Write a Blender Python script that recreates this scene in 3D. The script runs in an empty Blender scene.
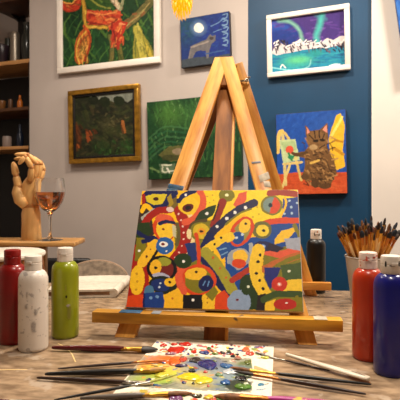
import bpy, bmesh, math, random
import numpy as np
from mathutils import Vector, Matrix, Quaternion

random.seed(7)
rng = np.random.RandomState(5)
S = bpy.context.scene
COL = S.collection
F = 480.0            # focal length in pixels of a 400 px frame
HZ = 190.0           # row of the horizon
TABLE = 0.75
CAM_Z = TABLE + 0.335

# ------------------------------------------------------------------ geometry of the view (used to measure places)
def P(x, y, d):
    return Vector(((x - 200) / F * d, d, CAM_Z + (HZ - y) / F * d))

def T(x, y, h=0.0):
    """point on the tabletop (or h above it) seen at a place of the photo"""
    d = F * (CAM_Z - TABLE - h) / (y - HZ)
    return Vector(((x - 200) / F * d, d, TABLE + h))

# ------------------------------------------------------------------ colour
def lin(c):
    r = []
    for v in c[:3]:
        v = v / 255.0
        r.append(v / 12.92 if v <= 0.04045 else ((v + 0.055) / 1.055) ** 2.4)
    return r

def rgba(c):
    return (*lin(c), 1.0)

# ------------------------------------------------------------------ materials
MATS = {}
def mat(name, col, rough=0.5, metal=0.0, var=0.0, scale=8.0, col2=None, stretch=(1, 1, 1), bump=0.0,
        trans=0.0, ior=1.45, coat=0.0, emit=None, estr=0.0, stain=None, stain_scale=20.0, stain_lo=0.62, sss=0.0, detail=4.0):
    if name in MATS:
        return MATS[name]
    m = bpy.data.materials.new(name)
    m.use_nodes = True
    nt = m.node_tree
    b = nt.nodes['Principled BSDF']
    b.inputs['Roughness'].default_value = rough
    b.inputs['Metallic'].default_value = metal
    b.inputs['IOR'].default_value = ior
    b.inputs['Transmission Weight'].default_value = trans
    b.inputs['Coat Weight'].default_value = coat
    if emit:
        b.inputs['Emission Color'].default_value = rgba(emit)
        b.inputs['Emission Strength'].default_value = estr
    if sss:
        b.inputs['Subsurface Weight'].default_value = sss
        b.inputs['Subsurface Radius'].default_value = (0.01, 0.008, 0.004)
    tc = nt.nodes.new('ShaderNodeTexCoord')
    mp = nt.nodes.new('ShaderNodeMapping')
    mp.inputs['Scale'].default_value = stretch
    nt.links.new(tc.outputs['Object'], mp.inputs['Vector'])
    base = None
    c2 = col2 if col2 else [max(0, v * (1 - var)) for v in col]
    if col2 or var:
        n = nt.nodes.new('ShaderNodeTexNoise')
        n.inputs['Scale'].default_value = scale
        n.inputs['Detail'].default_value = detail
        nt.links.new(mp.outputs['Vector'], n.inputs['Vector'])
        r = nt.nodes.new('ShaderNodeValToRGB')
        r.color_ramp.elements[0].position = 0.35
        r.color_ramp.elements[1].position = 0.65
        r.color_ramp.elements[0].color = rgba(c2)
        r.color_ramp.elements[1].color = rgba(col)
        nt.links.new(n.outputs['Fac'], r.inputs['Fac'])
        base = r.outputs['Color']
        if bump:
            bp = nt.nodes.new('ShaderNodeBump')
            bp.inputs['Strength'].default_value = bump
            bp.inputs['Distance'].default_value = 0.002
            nt.links.new(n.outputs['Fac'], bp.inputs['Height'])
            nt.links.new(bp.outputs['Normal'], b.inputs['Normal'])
    if stain:
        n2 = nt.nodes.new('ShaderNodeTexNoise')
        n2.inputs['Scale'].default_value = stain_scale
        n2.inputs['Detail'].default_value = 5
        nt.links.new(tc.outputs['Object'], n2.inputs['Vector'])
        r2 = nt.nodes.new('ShaderNodeValToRGB')
        r2.color_ramp.elements[0].position = stain_lo
        r2.color_ramp.elements[1].position = stain_lo + 0.05
        r2.color_ramp.elements[0].color = (0, 0, 0, 1)
        r2.color_ramp.elements[1].color = (1, 1, 1, 1)
        nt.links.new(n2.outputs['Fac'], r2.inputs['Fac'])
        mx = nt.nodes.new('ShaderNodeMix'); mx.data_type = 'RGBA'
        nt.links.new(r2.outputs['Color'], mx.inputs['Factor'])
        if base:
            nt.links.new(base, mx.inputs[6])
        else:
            mx.inputs[6].default_value = rgba(col)
        mx.inputs[7].default_value = rgba(stain)
        base = mx.outputs[2]
    if base:
        nt.links.new(base, b.inputs['Base Color'])
    else:
        b.inputs['Base Color'].default_value = rgba(col)
    MATS[name] = m
    return m

def paint_mat(name, rough=0.4, bump=0.25):
    """artist's paint: pigment colours laid on by the brush, stored per vertex"""
    m = bpy.data.materials.new(name); m.use_nodes = True
    nt = m.node_tree; b = nt.nodes['Principled BSDF']
    a = nt.nodes.new('ShaderNodeAttribute'); a.attribute_name = 'pigment'
    n = nt.nodes.new('ShaderNodeTexNoise'); n.inputs['Scale'].default_value = 160; n.inputs['Detail'].default_value = 3
    tc = nt.nodes.new('ShaderNodeTexCoord')
    nt.links.new(tc.outputs['Object'], n.inputs['Vector'])
    bp = nt.nodes.new('ShaderNodeBump'); bp.inputs['Strength'].default_value = bump; bp.inputs['Distance'].default_value = 0.001
    nt.links.new(n.outputs['Fac'], bp.inputs['Height']); nt.links.new(bp.outputs['Normal'], b.inputs['Normal'])
    nt.links.new(a.outputs['Color'], b.inputs['Base Color'])
    b.inputs['Roughness'].default_value = rough; b.inputs['Specular IOR Level'].default_value = .22
    return m

# ------------------------------------------------------------------ objects
WM = {}
def put(o, parent, M):
    COL.objects.link(o)
    if parent is not None:
        o.parent = parent
        o.matrix_basis = WM[parent.name].inverted() @ M
    else:
        o.matrix_basis = M
    WM[o.name] = M.copy()
    return o

def tag(o, label, cat, group=None, kind=None):
    if label: o['label'] = label
    if cat: o['category'] = cat
    if group: o['group'] = group
    if kind: o['kind'] = kind
    return o

def thing(name, loc, label, cat, group=None, yaw=0.0):
    o = bpy.data.objects.new(name, None)
    o.empty_display_size = 0.03
    put(o, None, Matrix.Translation(Vector(loc)) @ Matrix.Rotation(yaw, 4, 'Z'))
    return tag(o, label, cat, group)

def obj(name, bm, mats, parent=None, M=None, smooth=35.0, wobble=0):
    """one mesh object. With M the vertices are local to M, else they are world points."""
    if M is None:
        if parent is not None:
            M = WM[parent.name].copy()
        else:
            xs = [v.co for v in bm.verts]
            lo = Vector([min(c[i] for c in xs) for i in range(3)]); hi = Vector([max(c[i] for c in xs) for i in range(3)])
            M = Matrix.Translation(((lo.x + hi.x) / 2, (lo.y + hi.y) / 2, lo.z))
        bm.transform(M.inverted())
    bmesh.ops.recalc_face_normals(bm, faces=bm.faces[:])
    for f in bm.faces: f.smooth = smooth > 0
    if smooth > 0:
        ca = math.cos(math.radians(smooth))
        for e in bm.edges:
            if len(e.link_faces) == 2:
                e.smooth = e.link_faces[0].normal.dot(e.link_faces[1].normal) > ca
    me = bpy.data.meshes.new(name)
    bm.to_mesh(me); bm.free()
    for m in (mats if isinstance(mats, (list, tuple)) else [mats]): me.materials.append(m)
    return put(bpy.data.objects.new(name, me), parent, M)

def struct(name, bm, m, **k):
    o = obj(name, bm, m, **k); o['kind'] = 'structure'; return o

def B(): return bmesh.new()

def box(bm, c, s, M=None, bev=0.0, mi=0, seg=2):
    r = bmesh.ops.create_cube(bm, size=1.0)
    vs = r['verts']
    for v in vs: v.co = Vector((v.co.x * s[0] + c[0], v.co.y * s[1] + c[1], v.co.z * s[2] + c[2]))
    fs = {f for v in vs for f in v.link_faces}
    if bev > 0:
        es = list({e for v in vs for e in v.link_edges})
        rr = bmesh.ops.bevel(bm, geom=es, offset=bev, segments=seg, affect='EDGES', profile=0.5)
        fs = {f for f in fs if f.is_valid} | set(rr['faces'])
        vs = list({v for f in fs for v in f.verts})
    for f in fs: f.material_index = mi
    if M is not None:
        for v in vs: v.co = M @ v.co
    return vs

def lathe(bm, prof, M=None, seg=28, mi=0, sx=1.0, sy=1.0, closed=True):
    rings = []
    for r, z in prof:
        if r < 1e-6:
            v = [bm.verts.new((0, 0, z))]
        else:
            v = [bm.verts.new((r * sx * math.cos(2 * math.pi * i / seg), r * sy * math.sin(2 * math.pi * i / seg), z)) for i in range(seg)]
        rings.append(v)
    allv = [v for r in rings for v in r]
    for a, b in zip(rings, rings[1:]):
        for i in range(seg):
            j = (i + 1) % seg
            if len(a) == 1 and len(b) == 1: continue
            if len(a) == 1: f = bm.faces.new((a[0], b[i], b[j]))
            elif len(b) == 1: f = bm.faces.new((a[i], b[0], a[j]))
            else: f = bm.faces.new((a[i], b[i], b[j], a[j]))
            f.material_index = mi
    if closed:
        for r in (rings[0], rings[-1]):
            if len(r) > 1:
                bm.faces.new(r).material_index = mi
    if M is not None:
        for v in allv: v.co = M @ v.co
    return allv

def tube(bm, pts, rad, seg=10, mi=0, flat=1.0, up=None):
    pts = [Vector(p) for p in pts]
    if not isinstance(rad, (list, tuple)): rad = [rad] * len(pts)
    rings = []; ref = Vector(up) if up else None
    for i, p in enumerate(pts):
        t = (pts[min(i + 1, len(pts) - 1)] - pts[max(i - 1, 0)]).normalized()
        if ref is None:
            ref = Vector((0, 0, 1)) if abs(t.z) < 0.9 else Vector((1, 0, 0))
        a = (ref - t * ref.dot(t)).normalized(); b = t.cross(a)
        if up is None: ref = a
        rings.append([bm.verts.new(p + (a * math.cos(q) * flat + b * math.sin(q)) * rad[i])
                      for q in [2 * math.pi * k / seg for k in range(seg)]])
    for a, b in zip(rings, rings[1:]):
        for i in range(seg):
            j = (i + 1) % seg
            bm.faces.new((a[i], a[j], b[j], b[i])).material_index = mi
    bm.faces.new(rings[0][::-1]).material_index = mi
    bm.faces.new(rings[-1]).material_index = mi

def sphere(bm, c, r, M=None, u=14, v=9, mi=0):
    rr = bmesh.ops.create_uvsphere(bm, u_segments=u, v_segments=v, radius=1.0)
    r = r if isinstance(r, (list, tuple)) else (r, r, r)
    for q in rr['verts']:
        q.co = Vector((q.co.x * r[0], q.co.y * r[1], q.co.z * r[2]))
        if M is not None: q.co = M @ q.co
        q.co += Vector(c)
    for q in rr['verts']:
        for f in q.link_faces: f.material_index = mi

def axis_matrix(p0, p1, face):
    """local Z from p0 to p1, local -Y towards `face`"""
    z = (Vector(p1) - Vector(p0)).normalized()
    y = -(Vector(face) - z * z.dot(Vector(face))).normalized()
    x = y.cross(z)
    M = Matrix((x, y, z)).transposed().to_4x4()
    M.translation = Vector(p0)
    return M

# ------------------------------------------------------------------ brushwork: a little painter that works on a grid of vertices
def smooth_noise(X, Y, f, seed):
    r = np.random.RandomState(seed); o = np.zeros_like(X)
    for k in range(5):
        a = r.uniform(0, 6.28); g = f * r.uniform(0.6, 1.7)
        o += np.sin(X * math.cos(a) * g + Y * math.sin(a) * g + r.uniform(0, 6.28))
    return o / 5.0

class Picture:
    """pigment colours over a picture; sketch coordinates are measured on the picture as seen (quad = its four corners)"""
    def __init__(self, quad, nu, nv, wob=0.5, seed=1):
        self.nu, self.nv = nu, nv
        u, v = np.meshgrid(np.linspace(0, 1, nu), np.linspace(0, 1, nv))
        (x0, y0), (x1, y1), (x2, y2), (x3, y3) = quad          # top-left, top-right, bottom-right, bottom-left
        A = np.array([[x1 - x2, x3 - x2], [y1 - y2, y3 - y2]]); sx = x0 - x1 + x2 - x3; sy = y0 - y1 + y2 - y3
        g, h = np.linalg.solve(A, [sx, sy])
        a, b, c = x1 - x0 + g * x1, x3 - x0 + h * x3, x0
        d, e, f = y1 - y0 + g * y1, y3 - y0 + h * y3, y0
        w = g * u + h * v + 1
        X = (a * u + b * v + c) / w; Y = (d * u + e * v + f) / w
        self.u, self.v = u, v
        self.X0, self.Y0 = X, Y
        self.X = X + wob * smooth_noise(X, Y, 0.55, seed) + wob * 0.5 * smooth_noise(X, Y, 1.5, seed + 3)
        self.Y = Y + wob * smooth_noise(X, Y, 0.55, seed + 1) + wob * 0.5 * smooth_noise(X, Y, 1.5, seed + 4)
        self.C = np.ones((nv, nu, 3))
    def put(self, m, c, a=1.0):
        m = (m * a)[..., None] if m.dtype != bool else (m.astype(float) * a)[..., None]
        self.C = self.C * (1 - m) + np.array(lin(c)) * m
    def fill(self, c): self.C[:] = lin(c)
    def ell(self, x, y, rx, ry, c, rot=0, a=1.0, soft=0.0):
        t = math.radians(rot); dx, dy = self.X - x, self.Y - y
        p = (dx * math.cos(t) + dy * math.sin(t)) / rx; q = (-dx * math.sin(t) + dy * math.cos(t)) / ry
        r = np.sqrt(p * p + q * q)
        self.put(np.clip((1 + soft - r) / (2 * soft), 0, 1) if soft else r < 1, c, a)
    def half(self, x, y, r, ang, c):
        t = math.radians(ang); dx, dy = self.X - x, self.Y - y
        self.put((dx * dx + dy * dy < r * r) & (dx * math.cos(t) + dy * math.sin(t) > 0), c)
    def poly(self, pts, c, a=1.0):
        m = np.zeros(self.X.shape, bool); n = len(pts)
        for i in range(n):
            (xa, ya), (xb, yb) = pts[i], pts[(i + 1) % n]
            if ya == yb: continue
            k = ((ya > self.Y) != (yb > self.Y)) & (self.X < (xb - xa) * (self.Y - ya) / (yb - ya) + xa)
            m ^= k
        self.put(m, c, a)
    def stroke(self, pts, w, c, a=1.0, w2=None, soft=False):
        if len(pts) > 2:                                        # smooth the line
            q = []
            for i in range(len(pts) - 1):
                p0 = pts[max(i - 1, 0)]; p1 = pts[i]; p2 = pts[i + 1]; p3 = pts[min(i + 2, len(pts) - 1)]
                for s in np.linspace(0, 1, 6)[:-1]:
                    q.append(tuple(0.5 * (2 * p1[k] + (p2[k] - p0[k]) * s + (2 * p0[k] - 5 * p1[k] + 4 * p2[k] - p3[k]) * s * s
                                          + (3 * p1[k] - p0[k] - 3 * p2[k] + p3[k]) * s ** 3) for k in (0, 1)))
            q.append(pts[-1]); pts = q
        m = np.zeros(self.X.shape); n = len(pts) - 1
        for i in range(n):
            (xa, ya), (xb, yb) = pts[i], pts[i + 1]
            dx, dy = xb - xa, yb - ya; L = dx * dx + dy * dy + 1e-9
            s = np.clip(((self.X - xa) * dx + (self.Y - ya) * dy) / L, 0, 1)
            D = np.hypot(self.X - xa - s * dx, self.Y - ya - s * dy)
            ww = w if w2 is None else w + (w2 - w) * (i + s) / n
            m = np.maximum(m, np.clip(1.0 - D / (ww / 2), 0, 1) if soft else (D < ww / 2).astype(float))
        self.put(m, c, a)
    def bract(self, pts, w, cols, edge, seed):
        self.stroke(pts, w + 1.4, edge); self.stroke(pts, w, cols[0])
        r = random.Random(seed)
        for i in range(len(pts) - 1):
            (xa, ya), (xb, yb) = pts[i], pts[i + 1]; L = math.hypot(xb - xa, yb - ya) + .1; nx, ny = -(yb - ya) / L, (xb - xa) / L
            for _ in range(int(L / 2.2) + 2):
                t = r.random(); o = r.uniform(-.42, .42) * w; l = r.uniform(.2, .45)
                self.stroke([(xa + (xb - xa) * t + nx * o, ya + (yb - ya) * t + ny * o), (xa + (xb - xa) * (t + l) + nx * o * .7, ya + (yb - ya) * (t + l) + ny * o * .7)], r.uniform(.7, w * .28), r.choice(cols), .75)
    def dots(self, pts, r, c):
        for x, y in pts: self.ell(x, y, r, r, c)
    def daub(self, n, box_, L, w, cols, ang, seed, a=0.7, spread=25):
        r = random.Random(seed)
        for _ in range(n):
            x = r.uniform(box_[0], box_[2]); y = r.uniform(box_[1], box_[3]); t = math.radians(ang + r.uniform(-spread, spread)); l = L * r.uniform(.5, 1.2)
            self.stroke([(x, y), (x + l * math.cos(t), y + l * math.sin(t))], w * r.uniform(.6, 1.3), r.choice(cols), a)
    def grain(self, amt=0.12, seed=9):
        n = np.random.RandomState(seed).normal(0, 1, self.X.shape)
        n = (n + np.roll(n, 1, 0) + np.roll(n, 1, 1) + np.roll(n, -1, 1)) / 2
        s = smooth_noise(self.X0, self.Y0, 1.2, seed)
        self.C = np.clip(self.C * (1 + amt * (0.5 * n + s))[..., None], 0.0, 1)
    def mesh(self, name, W, H, m, parent, M):
        """front surface in local x (right) / z (up), centred, at local y = 0 facing -y"""
        nu, nv = self.nu, self.nv
        co = np.zeros((nv, nu, 3)); co[..., 0] = (self.u - .5) * W; co[..., 2] = (.5 - self.v) * H
        idx = np.arange(nu * nv).reshape(nv, nu)
        q = np.stack([idx[1:, :-1], idx[1:, 1:], idx[:-1, 1:], idx[:-1, :-1]], -1).reshape(-1, 4)
        me = bpy.data.meshes.new(name)
        me.vertices.add(nu * nv); me.vertices.foreach_set('co', co.reshape(-1))
        me.loops.add(q.size); me.loops.foreach_set('vertex_index', q.reshape(-1).astype(np.int32))
        me.polygons.add(len(q)); me.polygons.foreach_set('loop_start', (np.arange(len(q)) * 4).astype(np.int32))
        me.update(calc_edges=True)
        at = me.color_attributes.new('pigment', 'FLOAT_COLOR', 'POINT')
        cc = np.ones((nv * nu, 4), np.float32); cc[:, :3] = self.C.reshape(-1, 3)
        at.data.foreach_set('color', cc.reshape(-1))
        me.materials.append(m); me.validate(); me.update()
        return put(bpy.data.objects.new(name, me), parent, M)

# ------------------------------------------------------------------ material set
WALL = mat('grey_wall_paint', (186, 174, 166), 0.7, var=0.04, scale=3)
WHITEWALL = mat('cream_wall_paint', (222, 213, 204), 0.7, var=0.03, scale=3)
BLUEWALL = mat('blue_wall_paint', (2, 62, 98), 0.5, var=0.12, scale=2.5)
CEIL = mat('ceiling_paint', (225, 218, 208), 0.8)
FLOORM = mat('floor_boards', (120, 92, 68), 0.5, var=0.25, scale=4, stretch=(1, 8, 1))
TABLEM = mat('worn_tabletop', (174, 147, 117), 0.27, scale=26, col2=(124, 101, 78), stretch=(1, 2.2, 1), stain=(178, 158, 136), stain_scale=17, stain_lo=0.6, bump=0.08, detail=8)
TEDGE = mat('table_wood', (120, 90, 66), 0.5, var=0.3, scale=10)
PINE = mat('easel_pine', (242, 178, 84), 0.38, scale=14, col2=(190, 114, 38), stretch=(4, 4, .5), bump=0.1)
PINEDK = mat('dark_shaded_pine', (158, 98, 40), 0.75, scale=12, col2=(104, 58, 22), stretch=(4, 4, .6), bump=0.1)  # darker pine; the recessed mast's shade is put into this colour
RAILM = mat('easel_rail_pine', (214, 156, 44), 0.4, scale=10, col2=(150, 100, 28), stretch=(.6, 4, 4), stain=(94, 74, 58), stain_scale=26, stain_lo=0.68)
STEEL = mat('steel', (170, 165, 155), 0.3, metal=1.0)
BLUESTAIN = mat('dried_blue_paint', (28, 84, 120), 0.5, var=0.4, scale=60)
WHITESTAIN = mat('dried_white_paint', (205, 190, 165), 0.6, var=0.2, scale=60)
CANVASM = mat('canvas_cloth', (196, 184, 166), 0.8, var=0.1, scale=90)
CANVASDK = mat('dark_painted_canvas_edge', (34, 30, 40), 0.6, var=0.3, scale=30)
WHITEFRAME = mat('white_frame_lacquer', (236, 226, 214), 0.4, var=0.03, scale=20)
GOLD = mat('gilt_frame', (190, 140, 50), 0.32, metal=0.75, var=0.25, scale=30)
BLACKWOOD = mat('black_lacquer', (14, 12, 11), 0.5)
PAINT = paint_mat('artist_paint', .45, .15)
PAINTMATTE = paint_mat('matte_artist_paint', 0.6, 0.12)

# ------------------------------------------------------------------ the room
YAW = math.radians(21)
WU = Vector((math.cos(YAW), -math.sin(YAW), 0)); WN = Vector((math.sin(YAW), math.cos(YAW), 0))   # along / into the picture wall
W0 = Vector((0, 2.75, 0))
def on_wall(x, y):
    k = (x - 200) / F
    d = 2.75 / (1 + math.tan(YAW) * k)
    p = P(x, y, d)
    return (p - W0).dot(WU), p.z
WM3 = Matrix((WU, WN, Vector((0, 0, 1)))).transposed().to_4x4(); WM3.translation = W0    # local x along wall, y into it

CEIL_H = 2.7
def slab(u0, u1, y0, y1, z0, z1):
    bm = B(); box(bm, ((u0 + u1) / 2, (y0 + y1) / 2, (z0 + z1) / 2), (u1 - u0, y1 - y0, z1 - z0), WM3); return bm
uL = on_wall(29.5, 100)[0]
uB0 = on_wall(248, 60)[0]; uB1 = on_wall(373, 100)[0]
struct('wall_back', slab(uL, uB0, 0, .6, 0, CEIL_H), WALL)
struct('wall_blue', slab(uB0, uB1, 0, .6, 0, CEIL_H), BLUEWALL)
struct('wall_cream', slab(uB1, 2.6, -.012, .6, 0, CEIL_H), WHITEWALL)
struct('trim_corner', slab(uB1 - .006, uB1, -.012, .0, 0, CEIL_H), WHITEFRAME)
struct('wall_alcove', slab(-2.6, uL, .62, .72, 0, CEIL_H), WALL)
bm = B(); box(bm, (0, .6, -.05), (6.4, 6.6, .1)); struct('floor', bm, FLOORM)
bm = B(); box(bm, (0, .6, CEIL_H + .05), (6.4, 6.6, .1)); struct('ceiling', bm, CEIL)
bm = B(); box(bm, (-2.35, .8, CEIL_H / 2), (.1, 6.0, CEIL_H)); struct('wall_left', bm, WALL)
bm = B(); box(bm, (2.45, .2, CEIL_H / 2), (.1, 4.6, CEIL_H)); struct('wall_right', bm, WHITEWALL)
bm = B(); box(bm, (0, -2.2, CEIL_H / 2), (5.0, .1, CEIL_H)); struct('wall_front', bm, WALL)

# ------------------------------------------------------------------ pictures on the wall
def wall_place(quad, back=0.0):
    pts = [on_wall(*q) for q in quad]
    cu = sum(p[0] for p in pts) / 4; cz = sum(p[1] for p in pts) / 4
    tl, tr, br, bl = [Vector(p) for p in pts]
    W = ((tr - tl).length + (br - bl).length) / 2; H = ((tl - bl).length + (tr - br).length) / 2
    roll = math.atan2((tr - tl).y + (br - bl).y, (tr - tl).x + (br - bl).x)
    M = WM3 @ Matrix.Translation((cu, -back, cz)) @ Matrix.Rotation(-roll, 4, 'Y')
    return M, W, H

def frame_bm(W, H, fw, depth, y_back=0.0, bev=.003):
    bm = B()
    yc = y_back - depth / 2
    box(bm, (0, yc, H / 2 - fw / 2), (W, depth, fw), bev=bev); box(bm, (0, yc, -H / 2 + fw / 2), (W, depth, fw), bev=bev)
    box(bm, (-W / 2 + fw / 2, yc, 0), (fw, depth, H - 2 * fw + .001), bev=bev); box(bm, (W / 2 - fw / 2, yc, 0), (fw, depth, H - 2 * fw + .001), bev=bev)
    return bm

def inset(quad, l, t=None, r=None, b=None):
    t = l if t is None else t; r = l if r is None else r; b = l if b is None else b
    (x0, y0), (x1, y1), (x2, y2), (x3, y3) = quad
    return [(x0 + l, y0 + t), (x1 - r, y1 + t), (x2 - r, y2 - b), (x3 + l, y3 - b)]

def hang(name_label, cat, quad, pic, depth=.02, frame=None, fw=0, liner=None, lw=0, edge=None, group=None, rough=PAINTMATTE, back=.004):
    """a picture hung on the wall: frame, canvas and painted surface"""
    M, W, H = wall_place(quad, back)
    t = bpy.data.objects.new('framed_painting' if frame else 'canvas_painting', None); put(t, None, M @ Matrix.Translation((0, 0, -H / 2)))
    tag(t, name_label, cat, group)
    iw, ih = W - 2 * fw - 2 * lw, H - 2 * fw - 2 * lw
    if frame:
        obj('frame', frame_bm(W, H, fw, depth), frame, t, M)
        if liner: obj('liner', frame_bm(W - 2 * fw + .002, H - 2 * fw + .002, lw + .002, depth * .72), liner, t, M)
    bm = B(); cd = depth * (.45 if frame else 1.0)
    box(bm, (0, -cd / 2, 0), (iw + (.002 if frame else 0), cd, ih + (.002 if frame else 0)), bev=.0015 if not frame else 0)
    obj('canvas', bm, edge or CANVASM, t, M)
    pic.mesh('painted_surface', iw - (0 if frame else .004), ih - (0 if frame else .004), rough, t, M @ Matrix.Translation((0, -cd - .0006, 0)))
    return t

# --- tall jungle flowers in a white frame
q = [(58.5, -62), (161.5, -84), (161.5, 62.5), (61, 76)]
pc = Picture(inset(q, 5, 6, 6.5, 8), 150, 210, .7, 3); pc.fill((24, 58, 28))
pc.daub(240, (60, -70, 160, 70), 16, 2.2, [(16, 44, 20), (44, 88, 34), (74, 108, 40), (12, 34, 18), (34, 76, 36)], 62, 4, .75, 30)
REDS = [(176, 52, 30), (206, 84, 44), (130, 30, 22), (220, 132, 66), (150, 40, 26), (196, 66, 34)]; GOLDS = [(196, 150, 50), (222, 182, 80), (160, 110, 34), (140, 120, 44)]; GRNS = [(84, 112, 42), (120, 140, 58), (54, 82, 30), (150, 156, 72)]
for k in range(26):                                     # leaf ribs
    x = 62 + (k % 13) * 7.6; y = 66 - (k // 13) * 30
    pc.stroke([(x, y), (x + 4, y - 10), (x + 11, y - 20)], 1.0, (78, 118, 50) if k % 2 else (50, 92, 40), .7)
pc.poly([(85, -6), (112, -6), (114, 8), (104, 12), (92, 9), (86, 4)], (46, 78, 30)); pc.stroke([(90, -2), (100, 6), (112, 9)], 1.6, (150, 150, 62), .8); pc.stroke([(94, -4), (104, 3)], 1.4, (90, 116, 48))
pc.bract([(124, 64), (121, 48), (118, 36)], 5, [(86, 92, 40), (110, 98, 46), (60, 70, 28)], (40, 54, 24), 3)
pc.bract([(112, 64), (114, 48), (112, 36)], 4, [(92, 92, 46), (120, 100, 50)], (40, 54, 24), 33)
pc.bract([(120, 30), (130, 22), (140, 14), (154, -2)], 8, [(96, 92, 46), (70, 82, 34), (126, 112, 64), (140, 80, 44)], (34, 52, 24), 1); pc.stroke([(128, 25), (140, 15), (150, 3)], 1.4, (170, 150, 90), .7)
pc.poly([(133, 58), (135, 36), (138, 26), (146, 36), (155, 50), (155, 60)], (142, 134, 50)); pc.bract([(145, 58), (141, 42), (138, 28)], 7, [(176, 164, 66), (148, 140, 54), (196, 184, 92), (120, 120, 48)], (104, 108, 42), 2); pc.stroke([(136, 55), (137, 38)], 1.4, (96, 104, 42)); pc.bract([(153, 58), (148, 46)], 4, [(190, 168, 60), (160, 146, 56)], (110, 110, 40), 12)
# arching red bracts with golden edges
pc.poly([(64, 3), (74, 6), (84, -4), (84, 5), (78, 12), (69, 12)], (178, 56, 28)); pc.bract([(65, 8), (73, 10), (80, 6), (83, -4)], 6, REDS, (120, 44, 22), 5); pc.stroke([(64, 3), (73, 5), (82, -3)], 1.4, (224, 150, 70), .9)
pc.poly([(87, 10), (98, 12), (112, 13), (122, 8), (122, 24), (112, 27), (96, 26), (89, 20)], (180, 56, 32)); pc.daub(70, (88, 11, 118, 25), 6, 2, REDS + [(196, 100, 50)], 15, 8, .8, 30); pc.stroke([(90, 13), (104, 15), (118, 12)], 1.4, (228, 140, 76), .8); pc.stroke([(96, 24), (110, 25), (118, 20)], 1.6, (110, 34, 22), .7)
pc.bract([(84, -4), (86.5, 10), (87.5, 25), (94, 27.5), (108, 27.5)], 2.6, GOLDS, (120, 96, 34), 4)
pc.poly([(113, 26), (120, 20), (129, 22), (124, 34), (120, 48), (115, 40)], (176, 46, 28)); pc.daub(40, (114, 22, 125, 42), 6, 1.8, REDS, 110, 9, .8, 20); pc.stroke([(115, 30), (118, 44)], 1.2, (110, 26, 20)); pc.stroke([(121, 24), (126, 24)], 1.4, (222, 140, 90))
# the hanging bract with its dark heart
pc.ell(85, 46, 7.4, 18, (176, 84, 34), 12); pc.ell(85, 47, 5.6, 15, (196, 110, 46), 12); pc.ell(85.5, 48, 3.2, 11.5, (122, 84, 34), 12); pc.ell(84.5, 52, 2, 6, (150, 120, 50), 12)
pc.daub(36, (80, 34, 91, 60), 6, 1.1, [(206, 130, 56), (140, 58, 26), (110, 70, 30), (220, 160, 76)], 100, 10, .8, 18); pc.stroke([(90, 30), (82, 40), (79, 52), (82, 63)], 1.4, (216, 170, 70), .9); pc.stroke([(91, 32), (92, 46), (87, 60)], 1.6, (140, 44, 24), .9)
pc.stroke([(86, 27), (90, 31)], 3, (196, 80, 36))
pc.bract([(110, -6), (116, 2), (121, 8)], 5, [(206, 186, 150), (190, 120, 90), (222, 206, 176), (150, 130, 96)], (120, 90, 60), 10); pc.stroke([(122, 10), (125, -4)], 2.4, (150, 150, 110))
pc.bract([(70, -20), (90, -30), (110, -20), (126, -40)], 14, REDS, (90, 36, 20), 11); pc.bract([(80, -60), (96, -44), (120, -52)], 12, GOLDS, (120, 90, 30), 13)
pc.daub(60, (60, -40, 158, 66), 8, 1.0, [(16, 40, 20), (64, 96, 40)], 60, 77, .5, 40)
pc.grain(.16); hang('large white-framed painting of red and orange jungle flowers on green leaves', 'painting', q, pc, .03, WHITEFRAME, .037)

# --- dark woodland scene in a gilt frame
q = [(72.5, 92.5), (141.5, 84), (142, 161.5), (71, 164)]
pc = Picture(inset(q, 8), 120, 120, .8, 6); pc.fill((40, 42, 26))
pc.daub(220, (76, 92, 134, 156), 7, 2.6, [(28, 32, 18), (56, 60, 30), (40, 50, 24), (22, 24, 16), (66, 58, 34)], 20, 8, .7, 60)
pc.poly([(86, 97), (134, 90), (134, 99), (128, 102), (122, 99), (115, 103), (108, 99), (100, 102), (95, 99)], (132, 136, 122), .8)
pc.ell(107, 103, 5, 5, (26, 34, 16)); pc.ell(120, 102, 5, 5, (28, 36, 18)); pc.ell(97, 102, 5, 4, (24, 30, 16))
pc.ell(108, 124, 7, 5, (76, 74, 44), 0, .5, .5); pc.ell(114, 131, 9, 4, (52, 58, 28), 0, .6, .4); pc.ell(104, 146, 10, 7, (34, 58, 24), 0, .6, .4); pc.ell(126, 146, 6, 9, (36, 66, 28), 0, .6, .4)
pc.daub(40, (96, 140, 132, 154), 4, 1.4, [(30, 64, 24), (52, 84, 36), (20, 34, 14)], 60, 15, .8, 60); pc.daub(36, (100, 116, 130, 136), 4, 1.4, [(84, 78, 46), (54, 54, 28), (34, 38, 20)], 10, 16, .7, 60)
pc.stroke([(79, 124), (83, 136), (80, 148)], 6, (112, 54, 22), .75, soft=True); pc.daub(22, (77, 124, 84, 146), 5, 1.6, [(150, 76, 30), (96, 44, 18), (60, 36, 18)], 80, 17, .85, 25); pc.daub(14, (88, 128, 96, 138), 4, 1.5, [(140, 66, 28), (84, 44, 20)], 60, 18, .8, 40); pc.stroke([(123, 121), (125, 132)], 2.6, (156, 92, 42), .9); pc.stroke([(122, 124), (123, 133)], 1.2, (90, 50, 24), .9)
pc.grain(.2); hang('small dark woodland painting in a gilt frame above the wine glass', 'painting', q, pc, .035, GOLD, .029, BLACKWOOD, .014)

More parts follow.
